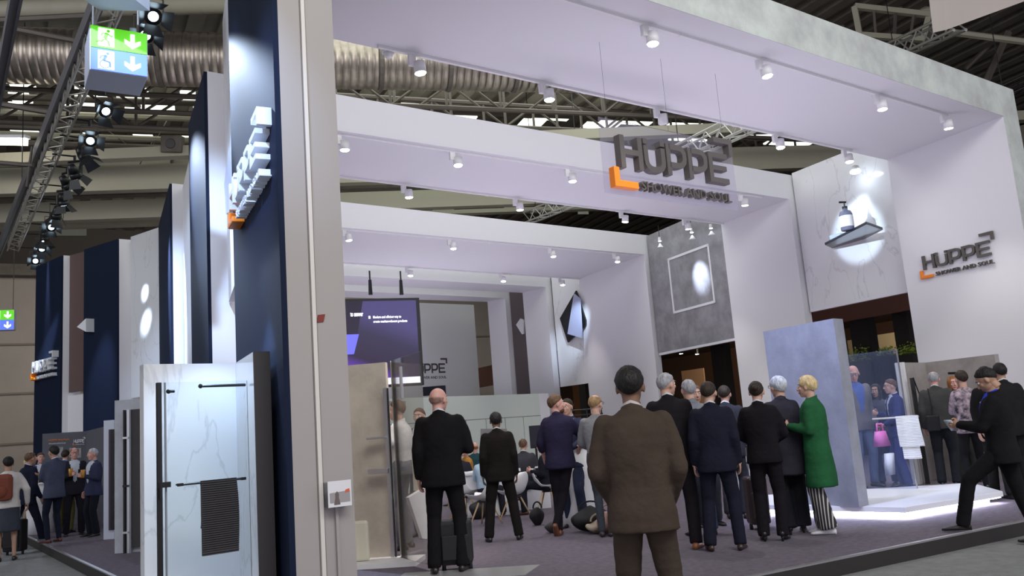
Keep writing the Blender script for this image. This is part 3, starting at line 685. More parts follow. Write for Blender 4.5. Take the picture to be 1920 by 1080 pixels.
# ================================================================ SHELF WITH BOTTLE
t = thing('wall_shelf', 'black glass shelf mounted high on the right marble panel', 'shelf', sh)
def shelfpt(px, py, z): return onz(px, py, z)
zs_ = sh.z
q = [onz(1546, 457, zs_), onz(1573, 470, zs_), onz(1655, 425, zs_), onz(1622, 415, zs_)]
mm = (Vector(B12)-Vector(A12)).normalized(); D_ = Vector((mm.x, mm.y, 0)); Nn = Vector((-1, 0.02, 0))
bl = onw(A12, B12, 1622, 415); br = onw(A12, B12, 1546, 452)
b0 = Vector((bl.x, bl.y, zs_)); b1 = b0-D_*1.15
f = [b0, b1, b1+Nn*.42, b0+Nn*.42]
f = [Vector((p.x, p.y, zs_)) for p in (onz(1546, 455, zs_), onz(1574, 468, zs_), onz(1655, 426, zs_), onz(1624, 415, zs_))]
SHELFM = mat('black_glass', (.010, .012, .03), .12)
MB().hexa([p-Vector((0, 0, .06)) for p in f], f).build('board', SHELFM, t, bevel=.01)
cen = sum(f, Vector())/4
MB().obox(Vector((onw(A12, B12, 1590, 440).x, cen.y, zs_-.06)), (.04, 0, 0), D_*.4, (0, 0, .03)).build('bracket', BLACK, t)
bp = onz(1590, 432, zs_)
t = thing('soap_dispenser', 'amber pump soap bottle standing on the high black shelf', 'bottle', bp)
R_ = lambda r, z, n=16: [(bp.x+r*math.cos(2*PI*i/n), bp.y+r*math.sin(2*PI*i/n), zs_+z) for i in range(n)]
sc_ = 1.9
MB().loft([R_(.07*sc_, 0), R_(.075*sc_, .01), R_(.075*sc_, .19*sc_), R_(.06*sc_, .225*sc_), R_(.028*sc_, .24*sc_), R_(.028*sc_, .26*sc_)]).build('bottle', mat('bottle_glass', (.16, .17, .24), .15), t, True)
MB().loft([R_(.077*sc_, .04*sc_), R_(.077*sc_, .17*sc_)], cap=False).build('paper_label', PLASTW, t, True)
MB().loft([R_(.03*sc_, .26*sc_), R_(.03*sc_, .285*sc_)]).tube((bp.x, bp.y, zs_+.285*sc_), (bp.x, bp.y, zs_+.33*sc_), .009*sc_).build('pump_collar', BLACK, t)
MB().tube((bp.x+.03, bp.y-.03, zs_+.335*sc_), (bp.x-.10, bp.y+.05, zs_+.34*sc_), .012*sc_).build('pump_nozzle', BLACK, t)
sp = onz(1572, 450, zs_)
o = MB().obox(sp+Vector((0, 0, .07)), D_*.17, Nn*.11, (0, 0, .07)).build('soap_block', mat('pale_soap', (.55, .62, .66), .4), bevel=.03); tag(o, 'pale block beside the bottle on the high black shelf', 'soap')
# framed square on the dark concrete panel
q = [onw(A23, B23, *p) for p in ((1258, 484), (1333, 462), (1343, 561), (1268, 591))]
off = Vector((-.05, 0, 0)); q = [p+off for p in q]
z0 = (q[2].z+q[3].z)/2; z1 = (q[0].z+q[1].z)/2
c0 = Vector(((q[0].x+q[3].x)/2, (q[0].y+q[3].y)/2, 0)); c1 = Vector(((q[1].x+q[2].x)/2, (q[1].y+q[2].y)/2, 0))
t = thing('shower_tray_display', 'square grey board with thin white frame on the dark concrete panel', 'tray', (c0.x, c0.y, z0))
V = lambda p, z: Vector((p.x, p.y, z))
dd = (c1-c0).normalized()
MB().obox((V(c0, z0)+V(c1, z1))/2, (c1-c0)/2, (.02, 0, 0), (0, 0, (z1-z0)/2)).build('board', mat('blue_grey_board', (.30, .31, .36), .35, bump=.05, bscale=20), t)
fb = MB()
for a, b in ((V(c0, z0), V(c0, z1)), (V(c1, z0), V(c1, z1))): fb.obox((a+b)/2, dd*.035, (.05, 0, 0), (b-a)/2+Vector((0, 0, .03)))
for a, b in ((V(c0, z0), V(c1, z0)), (V(c0, z1), V(c1, z1))): fb.obox((a+b)/2, (b-a)/2, (.05, 0, 0), (0, 0, .035))
fb.build('frame', WHITE, t)
spot('accent_light', Vector((15.2, 19.0, 6.3)), (V(c0, z0)+V(c1, z1))/2+dd*.5, 420, (.68, .80, 1), 30, .9, .05)
for i, (px, py) in enumerate([(1237, 452), (1297, 436), (1333, 428)]):
    c = onw((16.5, 21.15), (16.3, 17.3), px, py); t = thing('spotlight_and_glint', 'tiny blue-white spotlight at the top of the dark concrete panel, %s' % ['left', 'middle', 'right'][i], 'spotlight', c)
    MB().tube(c, c+Vector((0, 0, .12)), .05, .04, 12).build('lamp_head', PLASTW, t); MB().tube(c-Vector((0, 0, .01)), c, .042, .042, 12).build('lens', LENSB, t); rod('stem', c+Vector((0, 0, .12)), (c.x, c.y, ZT), .01, BLACK, t)
    MB().tube(c+Vector((0, 0, -.2)), c+Vector((0, 0, -.08)), .10, .02, 12).build('shade', PLASTW, t)
# black diamond display on the third narrow marble board
A_, B_ = (16.70, 26.9), (16.85, 25.32)
def poly_on(A, B, pts, th, m, nm, par):
    P_ = [onw(A, B, *p) for p in pts]; n = Vector((-1, 0, 0))*th
    return MB().hexa(P_, [p+n for p in P_]).build(nm, m, par)
t = thing('diamond_board', 'black diamond-shaped board with a hanging blue-grey towel, right of the third portal', 'board', onw(A_, B_, 1075, 600))
poly_on(A_, B_, [(1052, 597), (1082, 545), (1100, 600), (1100, 610), (1067, 642)], .06, BLACK, 'board', t)
poly_on((16.55, 26.9), (16.7, 25.32), [(1078, 551), (1089, 560), (1093, 634), (1066, 626)], .05, mat('blue_grey_towel', (.33, .35, .50), .8), 'towel', t)
spot('accent_light', Vector((15.6, 23.6, 6.3)), onw(A_, B_, 1078, 620), 300, (.65, .82, 1), 34, .9, .05)
t = thing('small_towel', 'small white folded towel on the narrow brown board between the rear portals', 'towel', onw((16.2, 29.4), (16.3, 28.25), 978, 610))
poly_on((16.2, 29.4), (16.3, 28.25), [(970, 609), (978, 597), (984, 600), (984, 626), (981, 627)], .06, PLASTW, 'cloth', t)

# shelf piece behind nearest cladding, and shelf by the far-left brown board
o = MB().hexa([onw((1.99, 9.95), (2.33, 12.94), *p) for p in ((427, 345), (441, 255), (441, 395), (431, 402))], [onw((1.99, 9.95), (2.33, 12.94), *p)+Vector((-.05, 0, 0)) for p in ((427, 345), (441, 255), (441, 395), (431, 402))]).build('display_towel', mat('pale_blue_towel', (.5, .53, .70), .7)); tag(o, 'pale towel hanging on the white board behind the nearest navy cladding', 'towel')
a = onw((.75, 26.0), (.45, 26.6), 146, 620)
o = MB().hexa([onw((.5, 25.95), (.15, 26.5), *p) for p in ((144, 613), (161, 597), (161, 622))], [onw((.5, 25.95), (.15, 26.5), *p)+Vector((.25, .1, 0)) for p in ((144, 613), (161, 597), (161, 622))]).build('corner_shelf', LETTERW); tag(o, 'small white corner shelf on the dark reddish board at far left', 'shelf')

# ================================================================ BROCHURE HOLDER, STICKER
c = onw(P1['lf'], (P1['lf'][0]+d1.x, P1['lf'][1]+d1.y), 626, 925)
n3 = Vector((n1.x, n1.y, 0)); u3 = Vector((d1.x, d1.y, 0))
t = thing('leaflet_holder', 'clear leaflet holder with a square picture leaflet on the front face of the nearest pillar', 'holder', c)
MB().obox(c+n3*.06, u3*.095, n3*.045, (0, 0, .10)).build('box', glass('holder_glass', (.9, .92, .94), .2), t)
MB().obox(c+n3*.115, u3*.104, n3*.004, (0, 0, .105)).build('leaflet', mat('leaflet_paper', (.80, .78, .80), .5), t)
fl = frame_on(c+n3*.12, u3, n3)
lf = MB().hexa([fl(a, b, 0) for a, b in ((-.09, -.07), (.09, -.07), (.09, .02), (-.09, .01))], [fl(a, b, .002) for a, b in ((-.09, -.07), (.09, -.07), (.09, .02), (-.09, .01))]); lf.build('printed_landscape', mat('print_grey', (.36, .33, .33), .6), t)
lf = MB().hexa([fl(a, b, .002) for a, b in ((-.055, -.085), (0, -.085), (-.012, -.03), (-.01, .0), (-.027, .022), (-.044, .0), (-.043, -.03))], [fl(a, b, .004) for a, b in ((-.055, -.085), (0, -.085), (-.012, -.03), (-.01, .0), (-.027, .022), (-.044, .0), (-.043, -.03))]); lf.build('printed_figure', mat('print_dark', (.16, .12, .11), .6), t)
lf = MB().hexa([fl(a, b, .002) for a, b in ((.045, .005), (.085, .01), (.085, .035), (.05, .028))], [fl(a, b, .004) for a, b in ((.045, .005), (.085, .01), (.085, .035), (.05, .028))]); lf.build('printed_patch', mat('print_red', (.75, .12, .06), .6), t)
MB().obox(c+n3*.02+u3*.01+Vector((0, 0, -.6)), u3*.012, n3*.008, (0, 0, .5)).build('mount_rail', PILLAR, t)
c = onw(P1['lf'], (P1['lf'][0]+d1.x, P1['lf'][1]+d1.y), 601, 597)
o = MB().obox(c+n3*.006, u3*.032+Vector((0, 0, .004)), n3*.004, Vector((0, 0, .033))+u3*.008).build('sticker', mat('red_sticker', (.22, .03, .02), .6)); tag(o, 'small dark red sticker on the nearest pillar', 'sticker')

# ================================================================ BIG SCREEN
SA = dep(640, 552, 15.4); SB = dep(786, 557, 15.9)
A_, B_ = (SA.x, SA.y), (SB.x, SB.y)
tl = onw(A_, B_, 560, 545); tr = onw(A_, B_, 786, 558); br_ = onw(A_, B_, 793, 722)
zt2, zb2 = tr.z, br_.z; U = Vector((tr.x-tl.x, tr.y-tl.y, 0)); L = U.length; U.normalize(); N = Vector((U.y, -U.x, 0))
t = thing('hanging_screen', 'large dark purple presentation screen hanging behind the beige stone board', 'screen', (tl.x, tl.y, zb2))
c = Vector(((tl.x+tr.x)/2, (tl.y+tr.y)/2, (zt2+zb2)/2))
MB().obox(c-N*.05, U*L/2, N*.05, (0, 0, (zt2-zb2)/2)).build('housing', BLACK, t, bevel=.01)
fs = frame_on(Vector((tr.x, tr.y, zb2))-U*.07, -U, N); H2 = zt2-zb2
def em(n, c, s=.75): return mat(n, c, .5, emit=c, es=s)
def quad(pts, w, nm, m): 
    P_ = [fs(a, b*H2, w) for a, b in pts]; Q_ = [fs(a, b*H2, w+.002) for a, b in pts]
    return MB().hexa(P_, Q_).build(nm, m, t)
L2 = L-.14
sm = bpy.data.materials.new('screen_image'); sm.use_nodes = True; nt = sm.node_tree; bb = nt.nodes['Principled BSDF']; bb.inputs['Base Color'].default_value = (.01, .01, .01, 1)
tc = nt.nodes.new('ShaderNodeTexCoord'); gr = nt.nodes.new('ShaderNodeMapping'); nt.links.new(tc.outputs['Generated'], gr.inputs[0]); gr.inputs['Rotation'].default_value = (0, -.5, 0)
sx = nt.nodes.new('ShaderNodeSeparateXYZ'); nt.links.new(gr.outputs[0], sx.inputs[0])
rp = nt.nodes.new('ShaderNodeValToRGB'); nt.links.new(sx.outputs['Z'], rp.inputs[0]); e_ = rp.color_ramp.elements
e_[0].position = .18; e_[0].color = (.13, .035, .50, 1); e_[1].position = .46; e_[1].color = (.012, .005, .025, 1); k_ = e_.new(.78); k_.color = (.016, .012, .040, 1); k_ = e_.new(1.0); k_.color = (.040, .032, .11, 1)
nt.links.new(rp.outputs[0], bb.inputs['Emission Color']); bb.inputs['Emission Strength'].default_value = 1.0
quad([(0, .10), (L2, .10), (L2, .97), (0, .97)], .004, 'display', sm)
quad([(0, .03), (L2, .03), (L2, .10), (0, .10)], .004, 'white_footer', em('screen_white', (.8, .82, .95)))
xk = (786-676)/ (786-560)*L
quad([(xk*.93, .97), (L2, .97), (L2, .45), (xk*1.09, .45)], .007, 'dark_field', em('screen_dark', (.010, .006, .018)))
quad([(xk*1.02, .60), (L2*.9, .60), (L2*.9, .38), (xk*1.12, .38)], .008, 'blue_field', em('screen_blue', (.10, .10, .75)))
ft = lambda u, v, w: fs(-u, v*H2, w)
TX = em('screen_text', (.85, .88, 1), 1.4)
put_text('Modern and efficient way to', ft, -.93*L*.40-.30*0, -.135*L, .765, .80, .008, .012, TX, t, 'text_line', True)
put_text('create market-relevant products', ft, -.372*L, -.085*L, .715, .75, .008, .012, TX, t, 'text_line', True)
put_text('to answer', ft, -.56*L, -.455*L, .80, .845, .010, .014, TX, t, 'text_line', True)
quad([(.395*L, .77), (.41*L, .77), (.41*L, .80), (.395*L, .80)], .008, 'bullet', TX)
for px in (695, 753):
    q = onw(A_, B_, px, 553); rod('suspension', q, (q.x, q.y, q.z+.45), .015, BLACK, t); MB().tube((q.x, q.y, q.z), (q.x, q.y, q.z+.28), .04, .03, 8).build('clamp', BLACK, t)

# ================================================================ REAR: poster wall, block, monitors
A_, B_ = (8, 31.2), (16, 32.6)
q = [onw(A_, B_, *p) for p in ((700, 560), (887, 572), (899, 735))]
t = thing('poster_wall', 'white poster wall with dark lettering behind the rearmost portal', 'wall', (q[0].x, q[0].y, 0))
U = Vector((q[1].x-q[0].x, q[1].y-q[0].y, 0)); L = U.length; U.normalize(); N = Vector((U.y, -U.x, 0))
MB().obox(Vector(((q[0].x+q[1].x)/2, (q[0].y+q[1].y)/2, (q[1].z+1.5)/2)), U*L/2, N*.05, (0, 0, (q[1].z-1.5)/2)).build('board', mat('poster_white', (.74, .75, .76), .6), t)
l1 = onw(A_, B_, 834, 702); l0 = onw(A_, B_, 767, 698); l3 = onw(A_, B_, 834, 684)
W = Vector((l1.x-l0.x, l1.y-l0.y)).length
logo(frame_on(Vector((l0.x, l0.y, (l0.z+l1.z)/2))+N*.05, U, N), W, l3.z-l1.z, .01, mat('print_letter', (.07, .06, .06), .6), ORANGE, t, joined=True)
tz = 2.36
a = onz(700, 748, tz); b = onz(1010, 738, tz); U = (b-a).normalized(); n = Vector((-U.y, U.x, 0)); 
t = thing('service_block', 'long pale green-white service block at the rear with an opening and two horizontal seams', 'counter block', (a.x, a.y, 0))
GW = mat('greenish_white', (.64, .70, .64), .55)
b2_ = b+U*.45
MB().plan([a, b, b+n*1.5, a+n*1.5], 1.72, tz).build('upper_panel', GW, t); MB().plan([(a.x, a.y), (b.x, b.y), (b+n*1.5).to_2d(), (a+n*1.5).to_2d()], 1.70, 1.72).build('seam', mat('seam_dark', (.2, .2, .2), .7), t)
for i in range(8):
    p0 = a.lerp(b, i/8)+U*.012; p1 = a.lerp(b, (i+1)/8)-U*.012
    MB().plan([p0, p1, p1+n*1.5, p0+n*1.5], 0, 1.70).build('lower_panel', GW, t)
mB = [(763, 724, 46, 26), (0, 0, 0, 0)]
for (x0, x1, y0, y1, lab, mm) in [(901, 950, 804, 852, 'recess', mat('recess_grey', (.34, .32, .31), .6)), (700, 760, 752, 770, 'recess', mat('recess_grey', (.34, .32, .31), .6))]:
    pa = [onw(a, b, x, y) for x, y in ((x0, y1), (x1, y1), (x1, y0), (x0, y0))]; MB().hexa([p-n*.01 for p in pa], [p+n*.02 for p in pa]).build(lab, mm, t)
MB().plan([b, b2_, b2_+n*1.4, b+n*1.4], 0, tz).build('end_panel', WHITE, t)
def monitor(x0, x1, y0, y1, D, label, m=BLACK):
    c = dep((x0+x1)/2, (y0+y1)/2, D); h = CR*((x1-x0)/2*D/F); v = Vector((0, 0, (y1-y0)/2*D/F)); h = Vector((h.x, h.y, 0))
    t = thing('monitor', label, 'monitor', c); MB().obox(c, h, Vector((CF.x, CF.y, 0))*.03, v).build('housing', m, t, bevel=.01)
    MB().obox(c-Vector((CF.x, CF.y, 0))*.033, h*.93, Vector((CF.x, CF.y, 0))*.003, v*.88).build('panel', mat('screen_off', (.03, .03, .045), .15), t); rod('post', c-v, (c.x, c.y, 0), .025, BLACK, t)
monitor(793, 836, 724, 741, 20, 'small black monitor seen behind the bald man in black')
monitor(993, 1014, 798, 840, 18, 'black upright monitor at the right end of the service block')
# black metal display rack by the opening
t = thing('display_rack', 'black metal rack frame behind the man in the grey sweater', 'rack', onz(1115, 912, 0))
c = onz(1112, 905, 0); U = Vector((CR.x, CR.y, 0)).normalized(); V2 = Vector((-U.y, U.x, 0))
for s in (-.35, .0, .35):
    rod('post', c+U*s, c+U*s+Vector((0, 0, 1.72)), .018, BLACK, t)
for z in (.4, 1.0, 1.58, 1.70): rod('rail', c-U*.38+Vector((0, 0, z)), c+U*.38+Vector((0, 0, z)), .014, BLACK, t)

# ================================================================ SHOWER DISPLAYS
def wall_pts(P_, th, z0, z1, m, nm, par):
    """thin wall on plan from P_[0] to P_[1]"""
    a, b = Vector(P_[0][:2]), Vector(P_[1][:2]); d = (b-a).normalized(); n = Vector((-d.y, d.x))*th
    return MB().plan([a, b, b+n, a+n], z0, z1).build(nm, m, par)
# --- main marble shower on the left
a = onz(269, 683, 2.2); b = onz(441, 681, 2.2); c = onz(474, 660, 2.2)
MB2 = MARBLE
t = thing('shower_display', 'bright white marble shower corner with black fittings at the lower left front', 'shower', (a.x, a.y, 0))
wall_pts((a, b), .12, 0, 2.2, MARBLE, 'back_wall', t)
dbc = (c-b).normalized(); nb = Vector((-dbc.y, dbc.x, 0)); nb = nb if nb.x > 0 else -nb
MB().plan([b, c, c+nb*.14, b+nb*.14+Vector((0, .12, 0))], 0, 2.2).build('side_wall', MARBLE, t)
MB().plan([c-dbc*.0, c+nb*.14, c+nb*.14+dbc*.02, c+dbc*.02], 0, 2.2).build('end_cap', DARK, t)['label'] = 'dark end face of the side wall'
dg = (Vector((b.x, b.y, 0))-Vector((a.x, a.y, 0))).normalized(); ng = Vector((dg.y, -dg.x, 0))
g0 = Vector((a.x, a.y, 0))+ng*.62
def gp(px, py): return onw((g0.x, g0.y), (g0.x+dg.x, g0.y+dg.y), px, py)
zt3 = 1.98
def vert(px, py, w_, m, nm, dp=.02):
    p = gp(px, py); return MB().obox((p.x, p.y, zt3/2), dg*w_, ng*dp, (0, 0, zt3/2)).build(nm, m, t)
vert(299, 900, .018, BLACK, 'wall_profile'); vert(472, 900, .016, BLACK, 'handle_profile')
p0, p1 = gp(302, 900), gp(470, 900)
MB().obox(((p0.x+p1.x)/2, (p0.y+p1.y)/2, zt3/2+.02), (Vector((p1.x, p1.y, 0))-Vector((p0.x, p0.y, 0)))/2, ng*.004, (0, 0, zt3/2-.02)).build('glass_pane', GLASS, t)
p = gp(311, 900); MB().obox((p.x, p.y, zt3/2), dg*.006, ng*.01, (0, 0, zt3/2)).build('glass_seal', mat('seal_grey', (.25, .27, .3), .4), t)
for (xa, ya, xb, yb) in ((376, 724, 460, 728), (316, 734, 327, 734)):
    A_, B_ = gp(xa, ya), gp(xb, yb); B_.z = A_.z; rod('stabiliser_bar', A_, B_, .013, BLACK, t); MB().ell(A_, .02, 8, 6).build('bar_knob', BLACK, t)
p = gp(307, 909); MB().obox((p.x-.0, p.y-.03, p.z), dg*.045, ng*.03, (0, 0, .022)).obox((p.x-dg.x*.03, p.y-.05, p.z-.05), dg*.008, ng*.02, (0, 0, .06)).build('door_handle', BLACK, t)
# tray
A0 = Vector((a.x, a.y, 0)); MB().plan([A0+ng*.0, A0+dg*1.0, A0+dg*1.0+ng*.8, A0+ng*.8], 0, .03).build('shower_tray', PLASTW, t)
spot('shower_light', (a.x+.7, a.y-.6, 2.9), (a.x+.55, a.y-.25, 0), 55, (.50, .70, 1), 84, .6, .06)
# towel rail and towel
gt = g0+ng*.08
def gq(px, py): return onw((gt.x, gt.y), (gt.x+dg.x, gt.y+dg.y), px, py)
A_, B_ = gq(338, 909), gq(456, 904); B_.z = A_.z
rod('towel_rail', A_, B_, .010, BLACK, t); 
for s in (A_, B_): MB().obox(s, dg*.022, ng*.014, (0, 0, .012)).build('rail_end', BLACK, t); rod('rail_arm', s, s-ng*.10, .008, BLACK, t)
x0_, x1_ = gq(376, 906), gq(443, 906); zt_t = A_.z+.015; zb_t = gq(410, 1038).z
tb = MB(); nrow = 34; pts = []
tw = thing('ribbed_towel', 'charcoal ribbed towel hanging on the rail of the marble shower', 'towel', x0_)
for side, zend in ((1, zb_t), (-1, zb_t+.22)):
    rings = []
    for i in range(nrow*4+1):
        f_ = i/(nrow*4); z = zt_t+(zend-zt_t)*f_; rib = .006*math.cos(i*PI/2)+(.004 if f_ > .95 else 0)
        base = ng*side*(.013+.010*f_+rib+.004*math.sin(f_*5))
        sway = .01*math.sin(f_*3)
        rings.append([Vector((x0_.x, x0_.y, z))+base+dg*sway, Vector((x0_.x, x0_.y, z)).lerp(Vector((x1_.x, x1_.y, z)), .5)+base+ng*.004+dg*sway, Vector((x1_.x, x1_.y, z))+base+dg*sway*1.3, Vector((x1_.x, x1_.y, z))-ng*side*0+base*.2, Vector((x0_.x, x0_.y, z))+base*.2])
    tb.loft(rings)
tb.build('towel_cloth', mat('charcoal_towel', (.055, .05, .055), .95), tw)
# --- second and third boards further back
def board(x0, x1, yt, yb, m, nm, label, zt=None, th=.12, par=None, D=None):
    fl_ = onz((x0+x1)/2, yb, 0); dist = (fl_-CAM).dot(CF)
    A_ = onz(x0, yb, 0); dcam = Vector((CR.x, CR.y, 0)).normalized()
    B_ = onw((A_.x, A_.y), (A_.x+dcam.x, A_.y+dcam.y), x1, yb)
    z = onw((A_.x, A_.y), (B_.x, B_.y), (x0+x1)/2, yt).z
    t = par or thing(nm, label, 'display board', (A_.x, A_.y, 0)); n = Vector((-dcam.y, dcam.x))*th
    MB().plan([(A_.x, A_.y), (B_.x, B_.y), (B_.x+n.x, B_.y+n.y), (A_.x+n.x, A_.y+n.y)], 0, z).build('board', m, t); return t, A_, B_, z
SLB = mat('light_grey_board', (.42, .43, .47), .5, var=.12, vscale=3)
t, A_, B_, z = board(215, 300, 748, 1038, SLB, 'slab_display', 'light grey concrete board with black door profile, left of the marble shower')
dcam = Vector((CR.x, CR.y, 0)).normalized(); fcam = Vector((-dcam.y, dcam.x, 0))
pA = A_-fcam*.06
def on2(px, py): return onw((pA.x, pA.y), (pA.x+dcam.x, pA.y+dcam.y), px, py)
for (xx, w_, m, nm) in ((234, .012, BLACK, 'black_profile'), (242, .02, ALU, 'door_edge'), (246, .006, mat('seal_grey', (.25, .27, .3), .4), 'glass_seal')):
    p = on2(xx, 900); MB().obox((p.x, p.y, z*.465), dcam*w_, fcam*.03, (0, 0, z*.465)).build(nm, m, t)
p = on2(260, 900); MB().obox((p.x, p.y, z*.465+.04), dcam*.105, fcam*.012, (0, 0, z*.465-.04)).build('dark_door', DARK, t)
for py in (821, 911, 998):
    p = on2(238, py); MB().obox(p-fcam*.04, dcam*.04, fcam*.02, (0, 0, .015)).build('hinge', BLACK if py == 911 else ALU, t)
t, A_, B_, z = board(194, 213.5, 788, 1012, mat('pale_blue_board', (.60, .64, .74), .5), 'slab_display', 'narrow pale board with dark profile behind the light grey concrete board')
pA = A_-fcam*.05
for xx, w_, m in ((207, .018, mat('dark_plum', (.05, .025, .05), .5)), (211, .022, BLACK)):
    p = on2(xx, 900); MB().obox((p.x, p.y, z*.45+.1), dcam*w_, fcam*.03, (0, 0, z*.45-.06)).build('black_profile', m, t)
# --- info wall
GP = mat('info_grey', (.115, .115, .14), .6)
A_, B_ = dep(80, 812, 21), dep(161, 812, 21.5); C_ = dep(214, 800, 18.5)
t = thing('info_wall', 'dark grey information wall with orange and white heading behind the drinking men at left', 'info wall', (A_.x, A_.y, 0))
zt4 = onw((A_.x, A_.y), (B_.x, B_.y), 120, 811).z
wall_pts((A_, B_), .06, 0, zt4, GP, 'main_board', t); wall_pts((B_, C_), .06, 0, zt4, GP, 'side_board', t)
U = Vector((B_.x-A_.x, B_.y-A_.y, 0)).normalized(); N = Vector((U.y, -U.x, 0))
def ia(px, py): return onw((A_.x, A_.y), (B_.x, B_.y), px, py)
def itxt(txt, x0, x1, y0, y1, m):
    p0, p1 = ia(x0, y1), ia(x1, y0); put_text(txt, frame_on(Vector((p0.x, p0.y, 0))+N*.005, U, N), 0, (Vector((p1.x, p1.y, 0))-Vector((p0.x, p0.y, 0))).length, p0.z, p1.z, 0, .006, m, t, 'heading', True)
itxt('HÜPPE EasyStyle', 91, 130, 821, 828, ORANGE); itxt('Wandverkleidung', 91, 123, 829, 834, LETTERW)
p0, p1 = ia(138, 831), ia(158, 823); logo(frame_on(Vector((p0.x, p0.y, p0.z))+N*.005, U, N), (Vector((p1.x, p1.y, 0))-Vector((p0.x, p0.y, 0))).length, p1.z-p0.z, .01, LETTERW, ORANGE, t, joined=True)
for (x0, x1, y0, y1) in ((103, 118, 838, 858), (130, 152, 840, 858)):
    pa = [ia(x, y)+N*.003 for x, y in ((x0, y1), (x1, y1), (x1, y0), (x0, y0))]; MB().hexa(pa, [p+N*.006 for p in pa]).build('photo_print', mat('photo_print', (.55, .55, .58), .5, col2=(.15, .15, .16), vscale=6), t)
# --- beige stone shower seen inside, with glass pane
A_ = onz(600, 1052, .05); B_ = onz(741, 1043, .05)
U = Vector((B_.x-A_.x, B_.y-A_.y, 0)).normalized(); N = Vector((U.y, -U.x, 0))
zt5 = onw((A_.x, A_.y), (B_.x, B_.y), 700, 681).z
t = thing('stone_shower', 'beige stone shower board with aluminium rail and glass pane right of the nearest pillar', 'shower', (A_.x, A_.y, 0))
wall_pts((A_, B_), .10, 0, zt5, BEIGESLAB, 'stone_board', t)
pB = Vector((A_.x, A_.y, 0))+N*.12
def ob(px, py): return onw((pB.x, pB.y), (pB.x+U.x, pB.y+U.y), px, py)
for xx, w_, m in ((729, .020, ALU), (734.5, .006, BLACK)):
    p = ob(xx, 880); q_ = ob(xx, 727).z; MB().obox((p.x, p.y, q_/2+.03), U*w_, N*.02, (0, 0, q_/2-.03)).build('wall_rail', m, t)
for (x0, x1, y0, y1) in ((691, 726, 819, 823), (694, 731, 877, 889)):
    p0, p1 = ob(x0, y1), ob(x1, y0); c = (p0+p1)/2; MB().obox(c+N*.05, (Vector((p1.x-p0.x, p1.y-p0.y, 0)))/2, N*.06, (0, 0, max(.012, (p1.z-p0.z)/2))).build('small_shelf', ALU, t, bevel=.004)
pe = ob(742, 880)
gE = Vector((pe.x, pe.y, 0)); gF = gE+Vector((math.cos(-.25), math.sin(-.25), 0))*.5
gF = onz(812, 1062, .05); gF.z = 0
MB().plan([(gE.x, gE.y), (gF.x, gF.y), (gF.x+.004, gF.y+.01), (gE.x+.004, gE.y+.01)], .05, zt5).build('glass_pane', glass('milky_glass', (.93, .93, .92), .06, .04, (.55, .52, .50)), t)
dgl = (gF-gE).normalized(); c = gE+dgl*.30; MB().obox((c.x, c.y-.03, zt5-.28), dgl*.014, Vector((dgl.y, -dgl.x, 0))*.014, (0, 0, .18)).build('door_handle', ALU, t)
MB().plan([Vector((A_.x, A_.y, 0)), Vector((B_.x, B_.y, 0))+U*.35, Vector((B_.x, B_.y, 0))+U*.35+N*.50, Vector((A_.x, A_.y, 0))+N*.50], 0, .05).build('shower_tray', PLASTW, t)
spot('shower_light', (B_.x+1.0, A_.y-1.2, 4.6), (B_.x-.2, B_.y, 1.0), 230, (1, .9, .82), 50, .8, .05)
p = onz(668, 1052, .05); o = MB().obox((p.x, p.y-.05, .05+.22), U*.14, N*.03, (0, 0, .22)).build('seat_board', mat('cream_plastic', (.72, .68, .55), .4), bevel=.028); tag(o, 'rounded cream board standing on the shower tray beside the nearest pillar', 'board')
MB().plan([Vector((gF.x, gF.y, 0))-U*.3, gF+U*1.1, gF+U*1.0+N*.55, gF-U*.3+N*.75], 0, .004).build('floor_tile', mat('grey_tile', (.30, .29, .29), .3), t)
# --- freestanding concrete slab with plinth on the right
PLT = .14
pl = [onz(*p, PLT) for p in ((1395, 946), (1612, 951), (1697, 951), (1880, 921), (1822, 905), (1608, 914), (1400, 930))]
t = thing('lit_plinth', 'low white glowing plinth under the tall concrete slab at right', 'plinth', (pl[2].x, pl[2].y, 0))
plan_ = [pl[0], pl[2], pl[3], pl[4], pl[6]]
WP = mat('plinth_white', (.82, .82, .86), .3)
MB().plan([(p.x, p.y) for p in plan_], .075, PLT).build('top_plate', WP, t, bevel=.004)
cx_ = sum((p for p in plan_), Vector())/5
MB().plan([((p.x-cx_.x)*.93+cx_.x, (p.y-cx_.y)*.88+cx_.y) for p in plan_], 0, .075).build('recessed_base', WP, t)
LED = mat('led_strip', (1, 1, 1), .5, emit=(.84, .84, 1), es=26)
for a, b in ((plan_[0], plan_[1]), (plan_[1], plan_[2])):
    a, b = Vector((a.x, a.y, .065)), Vector((b.x, b.y, .065)); d = (b-a).normalized(); n = Vector((-d.y, d.x, 0)); n = n if n.dot(cx_-a) > 0 else -n
    MB().obox((a+b)/2+n*.05, (b-a)/2, n*.012, (0, 0, .006)).build('led_strip', LED, t)
spot('slab_light', onz(1600, 951, 0)+Vector((.2, -.3, 4.6)), onz(1640, 932, 0), 200, (.75, .84, 1), 46, .6, .06)
spot('slab_light', (6.2, 7.0, 5.8), (8.7, 7.9, 1.1), 620, (.50, .60, 1), 40, .8, .06)
s0 = onz(1455, 945, PLT); s1 = onz(1598, 943, PLT); zsl = onw((s0.x, s0.y), (s1.x, s1.y), 1562, 598).z; zsl2 = onw((s0.x, s0.y), (s1.x, s1.y), 1433, 622).z
zsl = 2.42
s0 = onz(1431, 622, zsl); s1 = onz(1562, 597, zsl); s2 = onz(1580, 598, zsl)
t = thing('concrete_slab', 'tall blue-grey concrete slab standing on the glowing plinth behind the woman in green', 'slab', (s1.x, s1.y, PLT))
